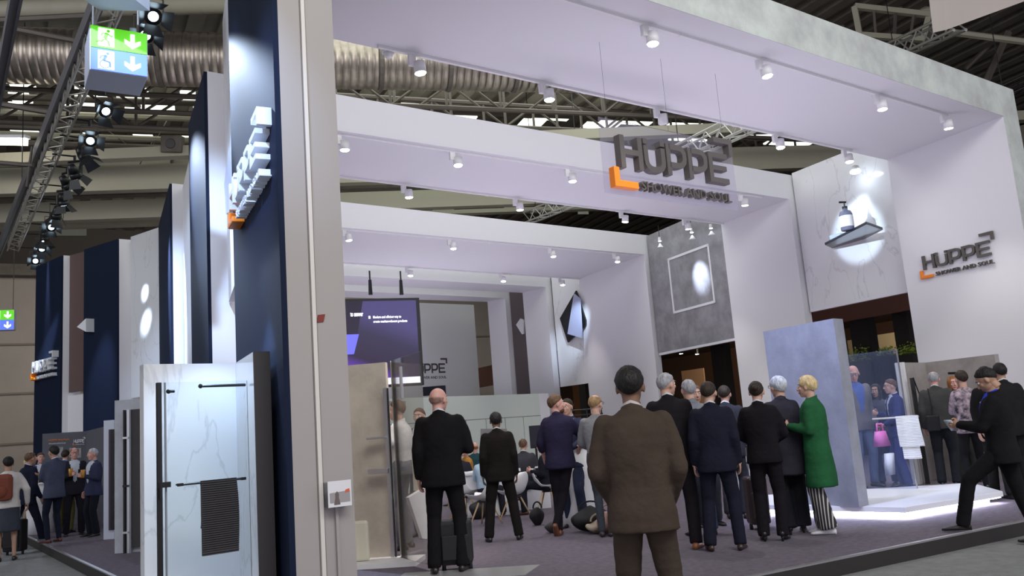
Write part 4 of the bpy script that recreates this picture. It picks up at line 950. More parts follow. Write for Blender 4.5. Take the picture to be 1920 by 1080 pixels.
CS = mat('blue_concrete', (.30, .31, .37), .5, var=.16, vscale=2.0, bump=.05)
n = Vector((s2.x-s1.x, s2.y-s1.y, 0))
n = n if n.length > .05 else Vector((.1, .1, 0))
MB().plan([(s0.x, s0.y), (s1.x, s1.y), (s1.x+n.x, s1.y+n.y), (s0.x+n.x, s0.y+n.y)], PLT, zsl).build('slab', CS, t)
# glass screen with towel
ga = onz(1590, 916, PLT); gb = onz(1720, 916, PLT)
U = Vector((gb.x-ga.x, gb.y-ga.y, 0)); L = U.length; U.normalize(); N = Vector((U.y, -U.x, 0)); zg = onw((ga.x, ga.y), (gb.x, gb.y), 1700, 652).z
t = thing('glass_screen', 'clear glass shower screen with towel bar on the glowing plinth at right', 'glass screen', (ga.x, ga.y, PLT))
MB().obox((Vector((ga.x, ga.y, 0))+Vector((gb.x, gb.y, 0)))/2+Vector((0, 0, (zg+PLT)/2)), U*L/2, N*.004, (0, 0, (zg-PLT)/2)).build('glass_pane', glass('screen_glass', (.90, .93, 1.0), .16, .05, (.5, .6, .95)), t)
g_ = Vector((ga.x, ga.y, 0))+N*.10
def og(px, py): return onw((g_.x, g_.y), (g_.x+U.x, g_.y+U.y), px, py)
A_, B_ = og(1636, 786), og(1722, 777); B_.z = A_.z; rod('towel_bar', A_, B_, .014, ALU, t)
MB().obox((gb.x, gb.y, (zg+PLT)/2), U*.008, N*.01, (0, 0, (zg-PLT)/2)).build('edge_profile', ALU, t)
tw = thing('white_towel', 'white ribbed towel hanging on the glass screen at right', 'towel', A_)
tb = MB()
for (xa, xb, yb, off) in ((1682, 1712, 861, -.02), (1680, 1722, 838, .02)):
    a0, a1 = og(xa, 780), og(xb, 780); zb = og(xa, yb).z; zt6 = A_.z+.02; rings = []
    for i in range(81):
        f_ = i/80; z = zt6+(zb-zt6)*f_; o_ = N*(off+(.006 if i % 4 < 2 else -.004)+(.01*math.sin(f_*4))); ww = 1+.1*f_
        c0 = Vector((a0.x, a0.y, z))+o_; c1 = Vector((a0.x, a0.y, z)).lerp(Vector((a1.x, a1.y, z)), ww)+o_
        rings.append([c0, c0.lerp(c1, .33)+N*.012, c0.lerp(c1, .66)-N*.008, c1, c1-N*.012, c0-N*.012])
    tb.loft(rings)
tb.build('towel_cloth', mat('white_towelling', (.80, .80, .82), .9), tw)
# --- grey corner display at far right
a = onz(1690, 905, 0); b = onz(1748, 893, 0); zc = 2.02
a = onz(1693, 676, zc); b = onz(1746, 679, zc); c = onz(1868, 663, zc)
D0 = 14.6
def atD(px, py, D): p = dep(px, py, D); return Vector((p.x, p.y, 0))
a, b, c = atD(1700, 760, 14.0), atD(1748, 760, 14.8), atD(1880, 760, 13.6)
t = thing('corner_display', 'grey stone corner walls with black door profile at the far right', 'shower', (a.x, a.y, 0))
zc = onw((b.x, b.y), (c.x, c.y), 1800, 672).z
GB = mat('warm_grey_stone', (.33, .30, .29), .5, var=.15, vscale=2.5)
wall_pts((a, b), .1, 0, zc, GB, 'left_wall', t); wall_pts((b, c), .1, 0, zc, GB, 'right_wall', t)
da = (b-a).normalized(); MB().obox(a-da*.03+Vector((0, 0, zc/2)), da*.05, Vector((-da.y, da.x, 0))*.06, (0, 0, zc/2)).build('end_strip', WHITE, t)
nf = -Vector((CF.x, CF.y, 0)).normalized()
def od(px, py, D=13.8): p = dep(px, py, D); return p
p0 = od(1712, 708); p1 = od(1737, 905); MB().obox(Vector(((p0.x+p1.x)/2, (p0.y+p1.y)/2, p0.z/2)), Vector((CR.x, CR.y, 0))*.03, nf*.02, (0, 0, p0.z/2)).build('black_profile', BLACK, t)
rod('top_bar', od(1778, 700), od(1808, 699), .02, BLACK, t); rod('top_bar', od(1712, 708), od(1725, 742), .01, BLACK, t)
MB().obox(od(1735, 797), Vector((CR.x, CR.y, 0))*.04, nf*.02, (0, 0, .03)).build('handle', BLACK, t)
# --- access panel outlines on the inner wall by the slab
# ================================================================ NEIGHBOUR STAND behind the right side
BR = mat('brown_stand_wall', (.085, .045, .028), .7); BRF = mat('red_brown_fascia', (.11, .035, .025), .6); COL = mat('dark_column', (.016, .012, .010), .5); BGP = mat('beige_panel', (.30, .24, .15), .7)
t = thing('neighbour_stand', 'dark brown neighbouring stand seen through the openings behind the right wall', 'stand', (22, 14, 0))
NA, NB = (23.5, 9), (23.5, 45)
MB().plan([(27, 6), (27.2, 6), (27.2, 48), (27, 48)], PH, 4.2).build('back_wall', BR, t)
MB().plan([(19.2, 6), (27, 6), (27, 48), (19.2, 48)], 4.2, 4.5).build('roof_slab', BR, t)
MB().plan([(19.0, 6), (19.2, 6), (19.2, 48), (19.0, 48)], 3.55, 4.5).build('fascia', BRF, t)
def ns(px, py, X=20.2): d = ray(px, py); return CAM+d*((X-CAM.x)/d.x)
for (px, w_) in ((1623, .30), (1702, .22), (1350, .3), (1090, .25)):
    p = ns(px, 650, 19.4); MB().box(p.x-.15, p.x+.15, p.y-w_, p.y+w_, PH, 4.4).build('column', COL, t)
def npan(x0, x1, y0, y1, X, m, nm):
    a, b = ns(x0, y1, X), ns(x1, y0, X); MB().box(X, X+.06, min(a.y, b.y), max(a.y, b.y), PH, max(a.z, b.z)).build(nm, m, t)
npan(1597, 1618, 634, 700, 24, BGP, 'beige_panel'); npan(1641, 1684, 622, 700, 24, BGP, 'beige_panel'); npan(1282, 1318, 690, 740, 24, mat('lit_tan', (.42, .26, .15), .7), 'tan_panel'); npan(1076, 1100, 716, 760, 24, mat('lit_brown', (.32, .13, .04), .7), 'brown_panel')
spot('stand_lamp', (22, ns(1300, 660).y, 3.9), (24.5, ns(1300, 700, 24).y, 1.5), 300, (1, .8, .6), 100, .8, .1)
spot('stand_lamp', (21.5, ns(1640, 600).y, 3.9), (24.5, ns(1640, 600, 24).y, 1.5), 260, (1, .85, .65), 110, .8, .1)
for i, (px, py) in enumerate([(1669, 587), (1277, 663), (1307, 664)]):
    p = ns(px, py, 22); q = thing('downlight', 'small lit downlight inside the dark neighbouring stand, %s' % ['behind the right opening', 'left one behind the middle opening', 'right one behind the middle opening'][i], 'spotlight', p)
    MB().tube(p, p+Vector((0, 0, .2)), .07, .07, 12).build('lamp_head', BLACK, q); MB().tube(p-Vector((0, 0, .01)), p, .065, .065, 12).build('lens', LENS, q); rod('stem', p+Vector((0, 0, .2)), (p.x, p.y, 4.2), .015, BLACK, q)
# planters
LEAF = mat('yellow_green_leaf', (.30, .38, .03), .5, col2=(.10, .16, .02), vscale=8)
for i, (x0, x1, y0, y1) in enumerate([(1590, 1625, 655, 680), (1683, 1716, 650, 667), (1650, 1672, 655, 668)]):
    a, b = ns(x0, y1, 19.0), ns(x1, y1, 19.0); ya, yb = min(a.y, b.y), max(a.y, b.y); zt7 = a.z
    q = thing('planter_hedge', 'dark planter with %s' % ['green plants behind the man behind glass', 'bright yellow-green plants beside the right wall', 'small green plants behind the glass screen'][i], 'plant', (19, (ya+yb)/2, PH))
    MB().box(18.9, 19.2, ya, yb, PH, zt7).build('planter', COL, q)
    f_ = MB(); H_ = ns((x0+x1)/2, y0, 19).z-zt7+.1
    for _ in range(260):
        c = Vector((19.05+random.uniform(-.12, .12), random.uniform(ya, yb), zt7+random.uniform(-.03, H_)*random.uniform(.4, 1))); d = Vector((random.uniform(-1, 1), random.uniform(-1, 1), random.uniform(-.2, 1))).normalized()*.075; s = d.orthogonal().normalized()*.022
        f_.add([c, c+d*.5+s, c+d, c+d*.5-s], [(0, 1, 2, 3)])
    f_.build('foliage', LEAF, q)['kind'] = 'stuff'
# ================================================================ PEOPLE
def fuse(mb, vox, it=3, name='m', noise_amp=0, nfreq=9):
    me = mb.mesh('tmp'); o = bpy.data.objects.new('tmp', me); C.objects.link(o)
    m = o.modifiers.new('r', 'REMESH'); m.mode = 'VOXEL'; m.voxel_size = vox; m.use_smooth_shade = True
    s = o.modifiers.new('s', 'SMOOTH'); s.factor = .5; s.iterations = it
    dg = bpy.context.evaluated_depsgraph_get(); dg.update()
    r = bpy.data.meshes.new_from_object(o.evaluated_get(dg)); r.name = name
    bpy.data.objects.remove(o); bpy.data.meshes.remove(me)
    if noise_amp:
        for v in r.vertices:
            p = v.co; k = noise.noise(Vector((p.x*nfreq, p.y*nfreq, p.z*nfreq*.55)))+.5*noise.noise(Vector((p.x*4, p.y*4, p.z*22)))
            v.co = p+v.normal*(k*noise_amp)
    return r
# ---- canonical head (origin at head centre, face towards +y, chin at about -.115, top +.117)
def head_mesh():
    h = MB()
    h.ell((0, -.014, .022), (.076, .096, .092), 20, 14); h.ell((0, .022, -.030), (.060, .070, .082), 18, 12)
    h.ell((0, .050, -.088), (.036, .032, .026), 12, 8); h.ell((0, .070, .036), (.048, .020, .012), 12, 8)
    h.chain([(0, .086, .012), (0, .104, -.026)], [.009, .014], 8); h.ell((0, .098, -.031), (.018, .010, .009), 8, 6)
    for s in (-1, 1):
        h.ell((s*.078, -.006, -.008), (.009, .019, .031), 10, 8, Matrix.Rotation(s*-.3, 3, 'Z')); h.ell((s*.040, .062, -.020), (.020, .018, .022), 10, 7)
    h.ell((0, .086, -.058), (.024, .010, .006), 10, 6); h.ell((0, .085, -.068), (.020, .011, .007), 10, 6)
    h.tube((0, -.022, -.03), (0, -.030, -.115), .052, .050, 16)
    me = fuse(h, .0062, 2, 'head')
    # eye sockets
    for v in me.vertices:
        for s in (-1, 1):
            d = (Vector((s*.031, .086, .012))-v.co); 
            if d.length < .024 and v.co.y > .05: v.co.y -= .008*(1-d.length/.024)
    return me
HEAD = head_mesh()
def hand_mesh(curl):
    h = MB(); h.ell((0, 0, -.045), (.015, .040, .050), 12, 8); h.chain([(0, 0, .03), (0, 0, -.02)], [.026, .026], 10)
    for i, (y, L) in enumerate(((.030, .072), (.010, .082), (-.011, .076), (-.030, .060))):
        p = Vector((0, y, -.080)); a = .15+curl*.2; pts = [p]
        for k, f in enumerate((.45, .32, .23)):
            p = p+Vector((math.sin(a), y*.25, -math.cos(a)))*L*f; pts.append(p); a += curl
        h.chain([Vector((0, y*.8, -.05))]+pts, [.010, .0095, .0088, .008, .007], 8)
    h.chain([(.004, .025, -.02), (.018, .052, -.050), (.030, .056+.0, -.078), (.036, .050, -.098)], [.014, .012, .010, .008], 8)
    return fuse(h, .0052, 1, 'hand')
HANDS = {'relax': hand_mesh(.35), 'grip': hand_mesh(.95)}
def arrays(me): return [tuple(v.co) for v in me.vertices], [tuple(p.vertices) for p in me.polygons]
HEADA = arrays(HEAD); HANDA = {k: arrays(v) for k, v in HANDS.items()}
def ik(a, c, l1, l2, pole):
    a, c = Vector(a), Vector(c); d = c-a; L = min(d.length, (l1+l2)*.999); d = d.normalized(); c = a+d*L
    x = (l1*l1-l2*l2+L*L)/(2*L); hgt = math.sqrt(max(0, l1*l1-x*x)); p = Vector(pole); p = (p-d*p.dot(d)).normalized()
    return a+d*x+p*hgt, c
SKINS = {'fair': (.56, .33, .25), 'tan': (.42, .24, .16), 'brown': (.19, .095, .055), 'pink': (.62, .33, .27)}
def skin(k): return mat('skin_'+k, SKINS[k], .5, bump=.05, bscale=60)
def cloth(name, c, rough=.9, var=.12): return mat('cloth_'+name, c, rough, var=var, vscale=5, bump=.35, bscale=22, spec=.15)
def hair_m(name, c): return mat('hair_'+name, c, .55, var=.35, vscale=30, bump=.6, bscale=70, stretch=(1, 1, .25), spec=.3)
HC = {'faded': (.30, .17, .13), 'black': (.012, .010, .009), 'dark': (.03, .020, .014), 'brown': (.12, .065, .035), 'ginger': (.30, .12, .04), 'grey': (.32, .32, .34), 'white': (.50, .52, .56), 'blond': (.62, .46, .24), 'darkblond': (.30, .19, .09)}
def hair_mesh(style):
    """loft over the skull from the crown (or a bald rim) to a hairline; tapered onto the head at its edges"""
    cen = Vector((0, -.014, .024)); N_, K = 32, 12; rings = []; vs = []; fs = []
    def lim(th):                                   # th: 0 = face, PI = back ; returns polar angle of top edge, bottom edge, thickness
        f = (1-math.cos(th))/2                     # 0 front .. 1 back
        s = abs(math.sin(th))
        g2 = .70*min(1, f*2)+.78*max(0, f*2-1)
        if style == 'short': return 0, .98+g2, .006
        if style == 'full': return 0, .94+.74*min(1, f*2)+.86*max(0, f*2-1), .011
        if style == 'bald': return (1.74-.22*f if f > .28 else 1.75), (1.78+.55*f if f > .28 else 1.76), .002
        if style == 'thin': return (.95-.45*f if f > .22 else 1.1), (1.2+1.15*f if f > .22 else 1.12), .004
        if style == 'bob': return 0, (.95 if f < .10 else 2.1+.12*f), .014
        if style == 'pixie': return 0, (1.05 if f < .12 else 1.75+.5*f), .014
        if style == 'long': return 0, (.92 if f < .10 else 2.35+.1*f), .013
        if style == 'bun': return 0, .98+g2*1.04, .006
    for i in range(N_):
        th = 2*PI*i/N_; a0, a1, tk = lim(th)
        for k in range(K+1):
            f = k/K; ph = a0+(a1-a0)*f; e_ = min(1, (1-f)*4) if a0 == 0 else min(1, (1-f)*4, f*4)
            t_ = tk*(e_**.6)*(1-.55*min(1, max(0, ph-1.3)))-(.004 if e_ == 0 else 0)+.002
            n_ = noise.noise(Vector((math.sin(th)*3, math.cos(th)*3, ph*3)))*.006*e_
            r = Vector((.076+t_+n_, .096+t_*1.1+n_, .092+t_+n_)); bulge = 0
            if ph > 1.75 and style in ('bob', 'long', 'pixie'): 
                z = -(ph-1.75)*(.115 if style != 'long' else .28); w = 1-(.08 if style == 'bob' else .35 if style == 'pixie' else -.15)*(ph-1.75)
                vs.append(cen+Vector((math.sin(th)*r.x*w*.99, math.cos(th)*r.y*w-.006, math.cos(1.75)*r.z+z)))
            else: vs.append(cen+Vector((math.sin(th)*math.sin(ph)*r.x, math.cos(th)*math.sin(ph)*r.y, math.cos(ph)*r.z)))
    for i in range(N_):
        j = (i+1) % N_
        for k in range(K): fs.append((i*(K+1)+k, i*(K+1)+k+1, j*(K+1)+k+1, j*(K+1)+k))
    mb = MB().add(vs, fs)
    if style == 'bun': mb.ell((0, -.118, .045), (.034, .030, .034), 12, 8)
    if style == 'tail': pass
    return mb
HAIRC = {}
def shoe_mb(y0=-.07, L=.27, heel=0, w=1):
    m = MB(); R = []
    for t, hw, h, z in ((0, .024, .05, 0), (.08, .032, .075, 0), (.30, .036, .075, 0), (.5, .038, .055, 0), (.72, .045, .045, 0), (.90, .038, .034, 0), (1, .014, .022, .004)):
        y = y0+t*L; zz = z+heel*max(0, 1-t*1.7); n = 10; hw *= w
        R.append([Vector((hw*math.cos(2*PI*i/n), y, zz+h/2+h/2*math.sin(2*PI*i/n))) for i in range(n)])
    m.loft(R)
    if heel: m.tube((0, y0+.025, 0), (0, y0+.03, heel+.02), .012, .02, 8)
    return m
PCOUNT = [0]
def ring(c, rx, ry, n=20, pw=1.0, tilt=None):
    out = []
    for i in range(n):
        a = 2*PI*i/n; x, y = math.cos(a), math.sin(a); x = math.copysign(abs(x)**pw, x); y = math.copysign(abs(y)**pw, y); p = Vector((x*rx, y*ry, 0))
        if tilt: p = tilt @ p
        out.append(Vector(c)+p)
    return out
def person(label, px, py, hpx=None, hpy=None, H=None, face=0, top='jacket', topc=(.01, .01, .012), bottom='trousers', botc=None, skinc='fair', hair='short', hairc='brown',
           arms=('down', 'down'), stance=.11, step=0, lean=0, twist=0, headyaw=0, headpitch=0, shoec=(.012, .010, .010), shirt=(.62, .64, .68), tie=None, seat=None, z0=0, hem=None, w=1.0, vox=.019,
           lowdetail=False, heel=0, glasses=False, sleeve='long', pos=None, legspread=0, cross=False, bodyw=1.0, openfront=True, beard=None, headtilt=0):
    base = pos or onz(px, py, z0)
    if H is None:
        d = ray(hpx, hpy); t_ = (Vector((base.x, base.y))).length/Vector((d.x, d.y)).length; H = (CAM+d*t_).z-base.z
        H = max(1.45, min(2.02, H)) if seat is None else H
    if seat is not None: k = seat
    else: k = H/1.735
    vd = math.atan2(base.x, base.y)                        # view azimuth (0 = +y)
    rz = -(vd+math.radians(face))                          # local +y turned to the facing direction
    root = thing('person', label, 'person', (base.x, base.y, base.z), rz); root.scale = (k, k, k)
    MW = world_of(root)
    def add(nm, me, m, par=root, lab=None):
        if not me.materials: me.materials.append(m)
        o = bpy.data.objects.new(nm, me); C.objects.link(o); o.parent = par
        if lab: o['label'] = lab
        return o
    sd = PCOUNT[0]; PCOUNT[0] += 1; rnd = random.Random(sd)
    sit = seat is not None
    hipz = .93 if not sit else .50
    pelv = Vector((0, 0, hipz)); TL = Matrix.Rotation(-math.radians(lean), 3, 'X') @ Matrix.Rotation(0, 3, 'Z'); TW = Matrix.Rotation(math.radians(twist), 3, 'Z')
    def tp(x, y, z):                                       # torso point, z above pelvis
        f = max(0, min(1, z/.45)); R1 = Matrix.Rotation(math.radians(twist)*f, 3, 'Z'); return pelv+TL @ (R1 @ Vector((x, y, z)))
    sw = .172*bodyw*w
    SH = {1: tp(sw, 0, .485), -1: tp(-sw, 0, .485)}
    neck = tp(0, -.005, .555); hc = tp(0, .026, .678)
    # ----- arms
    A = {}
    for s, a in zip((-1, 1), arms):                        # -1 left side of the body (local -x), +1 right side
        S = SH[s]; hand = 'relax'; pole = Vector((s*.5, -1, -.2)); el = None
        if a == 'down': T = tp(s*(sw+.055), .04, -.045); pole = Vector((s*.12, -1, -.1))
        elif a == 'downfwd': T = tp(s*(sw+.05), .14, -.02)
        elif a == 'out': T = tp(s*(sw+.14), .03, -.01)
        elif a == 'pocket': T = tp(s*(sw-.015), .13, .0); pole = Vector((s*.62, -1, 0))
        elif a == 'fold': T = tp(-s*.07, .20, .27); pole = Vector((s*1, -.1, -1.0))
        elif a == 'clasp': T = tp(s*.05, .20, .08); pole = Vector((s*1, -.3, -.6))
        elif a == 'cup': T = tp(s*.10, .25, .26); hand = 'grip'; pole = Vector((s*.35, -.5, -1))
        elif a == 'cupside': T = tp(s*.26, .22, .28); hand = 'grip'; pole = Vector((s*1, -.4, -1))
        elif a == 'phone': T = tp(s*.06, .34, .26); hand = 'grip'; pole = Vector((s*.6, -.3, -1))
        elif a == 'back': T = tp(s*.02, -.17, .03); pole = Vector((s*1, -.3, 0))
        elif a == 'table': T = tp(s*.20, .34, .13); pole = Vector((s*.7, -.8, -.2))
        elif a == 'lap': T = tp(s*.10, .30, .06); pole = Vector((s*.8, -.4, -.6))
        elif a == 'chin': T = tp(s*.06, .20, .48); hand = 'grip'; pole = Vector((s*.6, .1, -1))
        elif a == 'hip': T = tp(s*(sw+.0), .02, .06); pole = Vector((s*1, -.5, 0))
        else: T = tp(*a); hand = 'grip'
        E_, T = ik(S, T, .295, .265, TW @ pole); A[s] = (S, E_, T, hand)
    # ----- legs
    Lg = {}
    for s in (-1, 1):
        hp = pelv+Vector((s*.085, 0, 0))
        if sit:
            kn = pelv+Vector((s*(.11+legspread), .42, .02)); an = Vector((s*(.12+legspread*.7), .40+rnd.uniform(-.05, .08), .085))
            if cross and s == 1: kn = pelv+Vector((.02, .42, .12)); an = pelv+Vector((-.18, .50, -.17))
        else:
            an = Vector((s*stance, 0 if isinstance(step, tuple) else s*step, .085))
            if isinstance(step, tuple): an = Vector((s*stance, step[0] if s < 0 else step[1], .085+(step[2] if s < 0 else step[3])))
            if cross and s == 1: an = Vector((-.10, -.10, .12))
            kn, an = ik(hp, an, .435, .425, Vector((s*.15, 1, 0)))
        Lg[s] = (hp, kn, an)
    vx = vox*(1.0 if not lowdetail else 1.3)
    # ----- body: one mesh (head, neck, trunk, limbs, hands)
    b = MB()
    wb = bodyw*w; b.loft([ring(tp(0, 0, -.05), .12*wb, .085), ring(tp(0, 0, .12), .115*wb, .08), ring(tp(0, 0, .30), .13*wb, .09), ring(tp(0, 0, .43), .11*wb, .065), ring(tp(0, 0, .53), .055, .05)])
    for s in (-1, 1):
        S, E_, T, hd = A[s]; b.chain([S+Vector((-s*.03, 0, -.045)), S.lerp(E_, .3), E_, T], [.030, .036, .036, .027], 10)
        hp, kn, an = Lg[s]; b.chain([hp, kn, an], [.075, .05, .036], 10)
    hm = Matrix.Rotation(math.radians(-headyaw), 3, 'Z') @ Matrix.Rotation(math.radians(headpitch), 3, 'X') @ Matrix.Rotation(math.radians(headtilt), 3, 'Y')
    b.chain([neck-Vector((0, 0, .03)), hc-hm @ Vector((0, .03, .07))], [.056, .052], 14)
    bme = fuse(b, max(.022, vx), 2)
    bv, bf = arrays(bme); bpy.data.meshes.remove(bme); full = MB().add(bv, bf)
    full.add([hc+hm @ Vector(v) for v in HEADA[0]], HEADA[1]); 
    for s in (-1, 1):
        S, E_, T, hd = A[s]; d = (T-E_).normalized(); z = -d; y = Vector((0, 1, 0)) if abs(d.y) < .8 else Vector((0, 0, 1))
        x = y.cross(z).normalized(); y = z.cross(x).normalized()
        if s > 0: x = -x; y = y
        inner = Matrix((x, y, z)).transposed()
        vv, ff = HANDA[hd]; 
        full.add([T+inner @ (Vector(v)*1.0) for v in vv], ff)
    bodym = full.mesh('body', True); sk = skin(skinc); bodym.materials.append(sk)
    n0 = len(bv); facedir = hm
    bodym.materials.append(mat('lip_'+skinc, tuple(min(1, c*q) for c, q in zip(SKINS[skinc], (.85, .55, .55))), .5))
    for p in bodym.polygons:
        q = hm.transposed() @ (p.center-hc)
        if abs(q.x) < .023 and q.y > .078 and -.071 < q.z < -.053: p.material_index = 1
    body = add('body', bodym, sk)
    eye = MB(); ir = MB()
    for s in (-1, 1):
        eye.ell(hc+hm @ Vector((s*.031, .073, .012)), .012, 10, 7); ir.ell(hc+hm @ Vector((s*.031, .0825, .012)), (.0055, .0035, .0055), 8, 6, hm)
    if not lowdetail or abs(face) > 60:
        e_ = eye.build('eyes', mat('eye_white', (.75, .73, .70), .3)); e_.parent = root; i_ = ir.build('iris', mat('iris_dark', (.03, .02, .015), .2)); i_.parent = root
        bw = MB()
        for s in (-1, 1): bw.chain([hc+hm @ Vector((s*.018, .091, .033)), hc+hm @ Vector((s*.045, .080, .034))], [.004, .003], 6)
        q = bw.build('eyebrows', hair_m(hairc, HC[hairc])); q.parent = root
    # ----- hair
    if hair not in HAIRC: HAIRC[hair] = hair_mesh(hair)
    hb = HAIRC[hair]; q = MB().add([hc+hm @ Vector(v) for v in hb.v], hb.f)
    add('hair', q.mesh('hair', True), hair_m(hairc, HC[hairc]))
    if beard:
        q = MB(); q.ell(hc+hm @ Vector((0, .045, -.082)), (.050, .050, .040), 14, 9, hm); q.ell(hc+hm @ Vector((0, .082, -.050)), (.028, .018, .008), 10, 6, hm)
        add('beard', q.mesh('beard', True), hair_m(beard, HC[beard]))
    if glasses:
        g = MB()
        for s in (-1, 1):
            g.stroke([(s*.033+.023*math.cos(a*PI/6), .012+.017*math.sin(a*PI/6)) for a in range(12)], .0022, lambda u, v, w_: hc+hm @ Vector((u, .100+w_, v)), 0, .003, True)
            g.tube(hc+hm @ Vector((s*.056, .10, .016)), hc+hm @ Vector((s*.080, .0, .012)), .002, .002, 5)
        g.tube(hc+hm @ Vector((-.010, .103, .014)), hc+hm @ Vector((.010, .103, .014)), .002, .002, 5)
        q = g.build('glasses', BLACK); q.parent = root
    # ----- trousers / skirt
    botc = botc or topc
    bm_ = botc if isinstance(botc, bpy.types.Material) else cloth('%03d%03d%03d' % tuple(int(c*999) for c in botc), botc)
    tr = MB(); bw_ = bodyw
    if bottom in ('trousers', 'jeans', 'wide', 'slim'):
        rr_ = {'trousers': (.098, .072, .066), 'jeans': (.098, .068, .060), 'wide': (.10, .085, .10), 'slim': (.094, .060, .046)}[bottom]
        tr.loft([ring(tp(0, 0, .13), .150*bw_, .112*bw_), ring(tp(0, -.01, .04), .172*bw_, .125*bw_), ring(pelv+Vector((0, -.01, -.08)), .172*bw_, .12*bw_)])
        for s in (-1, 1):
            hp, kn, an = Lg[s]; lo = an+(kn-an).normalized()*.0; d = (an-kn).normalized(); end = an+d*.035
            if bottom == 'wide': end = an+d*.02
            tr.chain([hp+Vector((0, 0, -.02)), hp.lerp(kn, .5), kn], [rr_[0], (rr_[0]+rr_[1])/2, rr_[1]], 16)
            tr.tube(kn, end, rr_[1], rr_[2], 16)
        me = fuse(tr, vx, 3, 'trousers', .006, 7); add('trousers', me, bm_)
    elif bottom == 'skirt':
        tr.loft([ring(tp(0, 0, .12), .14, .11), ring(pelv, .18, .13), ring(pelv+Vector((0, .0, -.45)), .20, .16)]); add('skirt', fuse(tr, vx, 3, 'skirt', .006), bm_)
    # ----- upper garment
    tm = topc if isinstance(topc, bpy.types.Material) else cloth('%03d%03d%03d' % tuple(int(c*999) for c in topc), topc)
    hem = hem if hem is not None else {'jacket': -.14, 'shirt': .02, 'polo': -.02, 'sweater': -.02, 'coat': -.44, 'top': -.05, 'hoodie': -.06}[top]
    if sit: hem = max(hem, -.06)
    g = 1.0 if top in ('jacket', 'coat', 'hoodie') or hem < -.04 else .93; R_ = []
    g *= bw_
    prof = [(hem, .205 if top != 'coat' else .225, .148 if top != 'coat' else .165), (-.02, .190, .142), (.10, .172, .130), (.20, .178, .132), (.32, .196, .138), (.42, .200, .130), (.470, .190, .108), (.505, .150, .088), (.530, .105, .076), (.556, .072, .064)]
    if hem > -.04: prof = [(hem, .172, .130)]+prof[2:]
    for z, rx, ry in prof: R_.append(ring(tp(0, -.005, z), rx*g, ry*g, 24, .88))
    u = MB().loft(R_)
    for s in (-1, 1):
        S, E_, T, hd = A[s]; thick = 1.08 if top in ('jacket', 'coat', 'hoodie') else .95; thick *= (bw_+1)/2
        if sleeve == 'long': u.chain([S+Vector((-s*.012, 0, -.018)), S.lerp(E_, .5), E_], [.063*thick, .060*thick, .053*thick], 14); u.chain([E_, E_.lerp(T, .95)], [.054*thick, .040*thick], 14)
        elif sleeve == 'rolled': u.chain([S+Vector((-s*.03, 0, -.02)), S.lerp(E_, .5), E_], [.065*thick, .060*thick, .054*thick], 14); u.chain([E_, E_.lerp(T, .35)], [.055*thick, .050*thick], 14)
        elif sleeve == 'short': u.chain([S+Vector((-s*.03, 0, -.02)), S.lerp(E_, .62)], [.065*thick, .064*thick], 14)
    me = fuse(u, vx, 3, top, .0075 if top in ('jacket', 'coat', 'hoodie') else .006, 8)
    names = {'jacket': 'suit_jacket', 'shirt': 'shirt', 'polo': 'polo_shirt', 'sweater': 'sweater', 'coat': 'long_cardigan', 'top': 'top', 'hoodie': 'hooded_jacket'}
    if top in ('jacket', 'coat') and openfront:
        # the faces of the front opening become the shirt
        inv = (TL).transposed(); vs_, fs_ = arrays(me); keep = []; sh_ = []
        for f, p in zip(fs_, me.polygons):
            q = TW.transposed() @ (inv @ (p.center-pelv)); zlim = .12 if top == 'jacket' else hem-.1
            wv = .018+.085*max(0, (q.z-.12)/.42) if top == 'jacket' else .07
            armclear = True
            if q.y > .04 and q.z > zlim and abs(q.x) < wv and q.z < .56 and p.normal.dot(TL @ Vector((0, 1, 0))) > .1 and q.y < .17: sh_.append(f)
            else: keep.append(f)
        add(names[top], MB().add(vs_, keep).mesh(top, True), tm)
        if sh_:
            sm_ = cloth('s%03d%03d%03d' % tuple(int(c*999) for c in shirt), shirt); add('shirt', MB().add(vs_, sh_).mesh('shirt', True), sm_)
            bpy.data.meshes.remove(me)
        if tie and sh_:
            t_ = MB(); t_.loft([[tp(x, .135*bw_+yo, z) for x, yo in ((-w_, -.02), (w_, -.02), (w_, .0), (0, .006), (-w_, .0))] for z, w_ in ((.12, .03), (.16, .034), (.40, .02))]+[[tp(x, .082+yo, .53) for x, yo in ((-.018, -.02), (.018, -.02), (.018, .0), (0, .008), (-.018, .0))]])
            q = t_.build('tie', cloth('t%03d%03d%03d' % tuple(int(c*999) for c in tie), tie, .6)); q.parent = root
    else: add(names[top], me, tm)
    # collar
    if top in ('jacket', 'shirt', 'polo', 'coat'):
        cl = MB(); n = 18; w0, w1 = tp(0, -.012, .515), tp(0, -.018, .585)
        R1 = [w0+TL @ (TW @ Vector((.085*math.sin(2*PI*i/n), -.070*math.cos(2*PI*i/n), 0))) for i in range(3-n//2*0, n-2)] if False else None
        pts = []
        for i in range(-7, 8):
            a = i/7*2.5; pts.append((math.sin(a), -math.cos(a), 1-abs(i)/7))
        ro = [[tp(x*.082, y*.072-.006, .512-.01*(1-k2)), tp(x*.064, y*.062-.012, .585-.045*(1-k2)), tp(x*.058, y*.056-.012, .582-.045*(1-k2)), tp(x*.07, y*.06-.006, .50)] for x, y, k2 in pts]
        cl.loft(ro); q = cl.build('collar', tm, None, True); q.parent = root
        if top == 'jacket':
            ro = [[tp(x*.060, y*.057-.013, .56), tp(x*.056, y*.054-.015, .602-.05*(1-k2)), tp(x*.053, y*.051-.015, .600-.05*(1-k2)), tp(x*.054, y*.052-.013, .55)] for x, y, k2 in pts]
            q = MB().loft(ro).build('shirt_collar', cloth('s%03d%03d%03d' % tuple(int(c*999) for c in shirt), shirt), None, True); q.parent = root
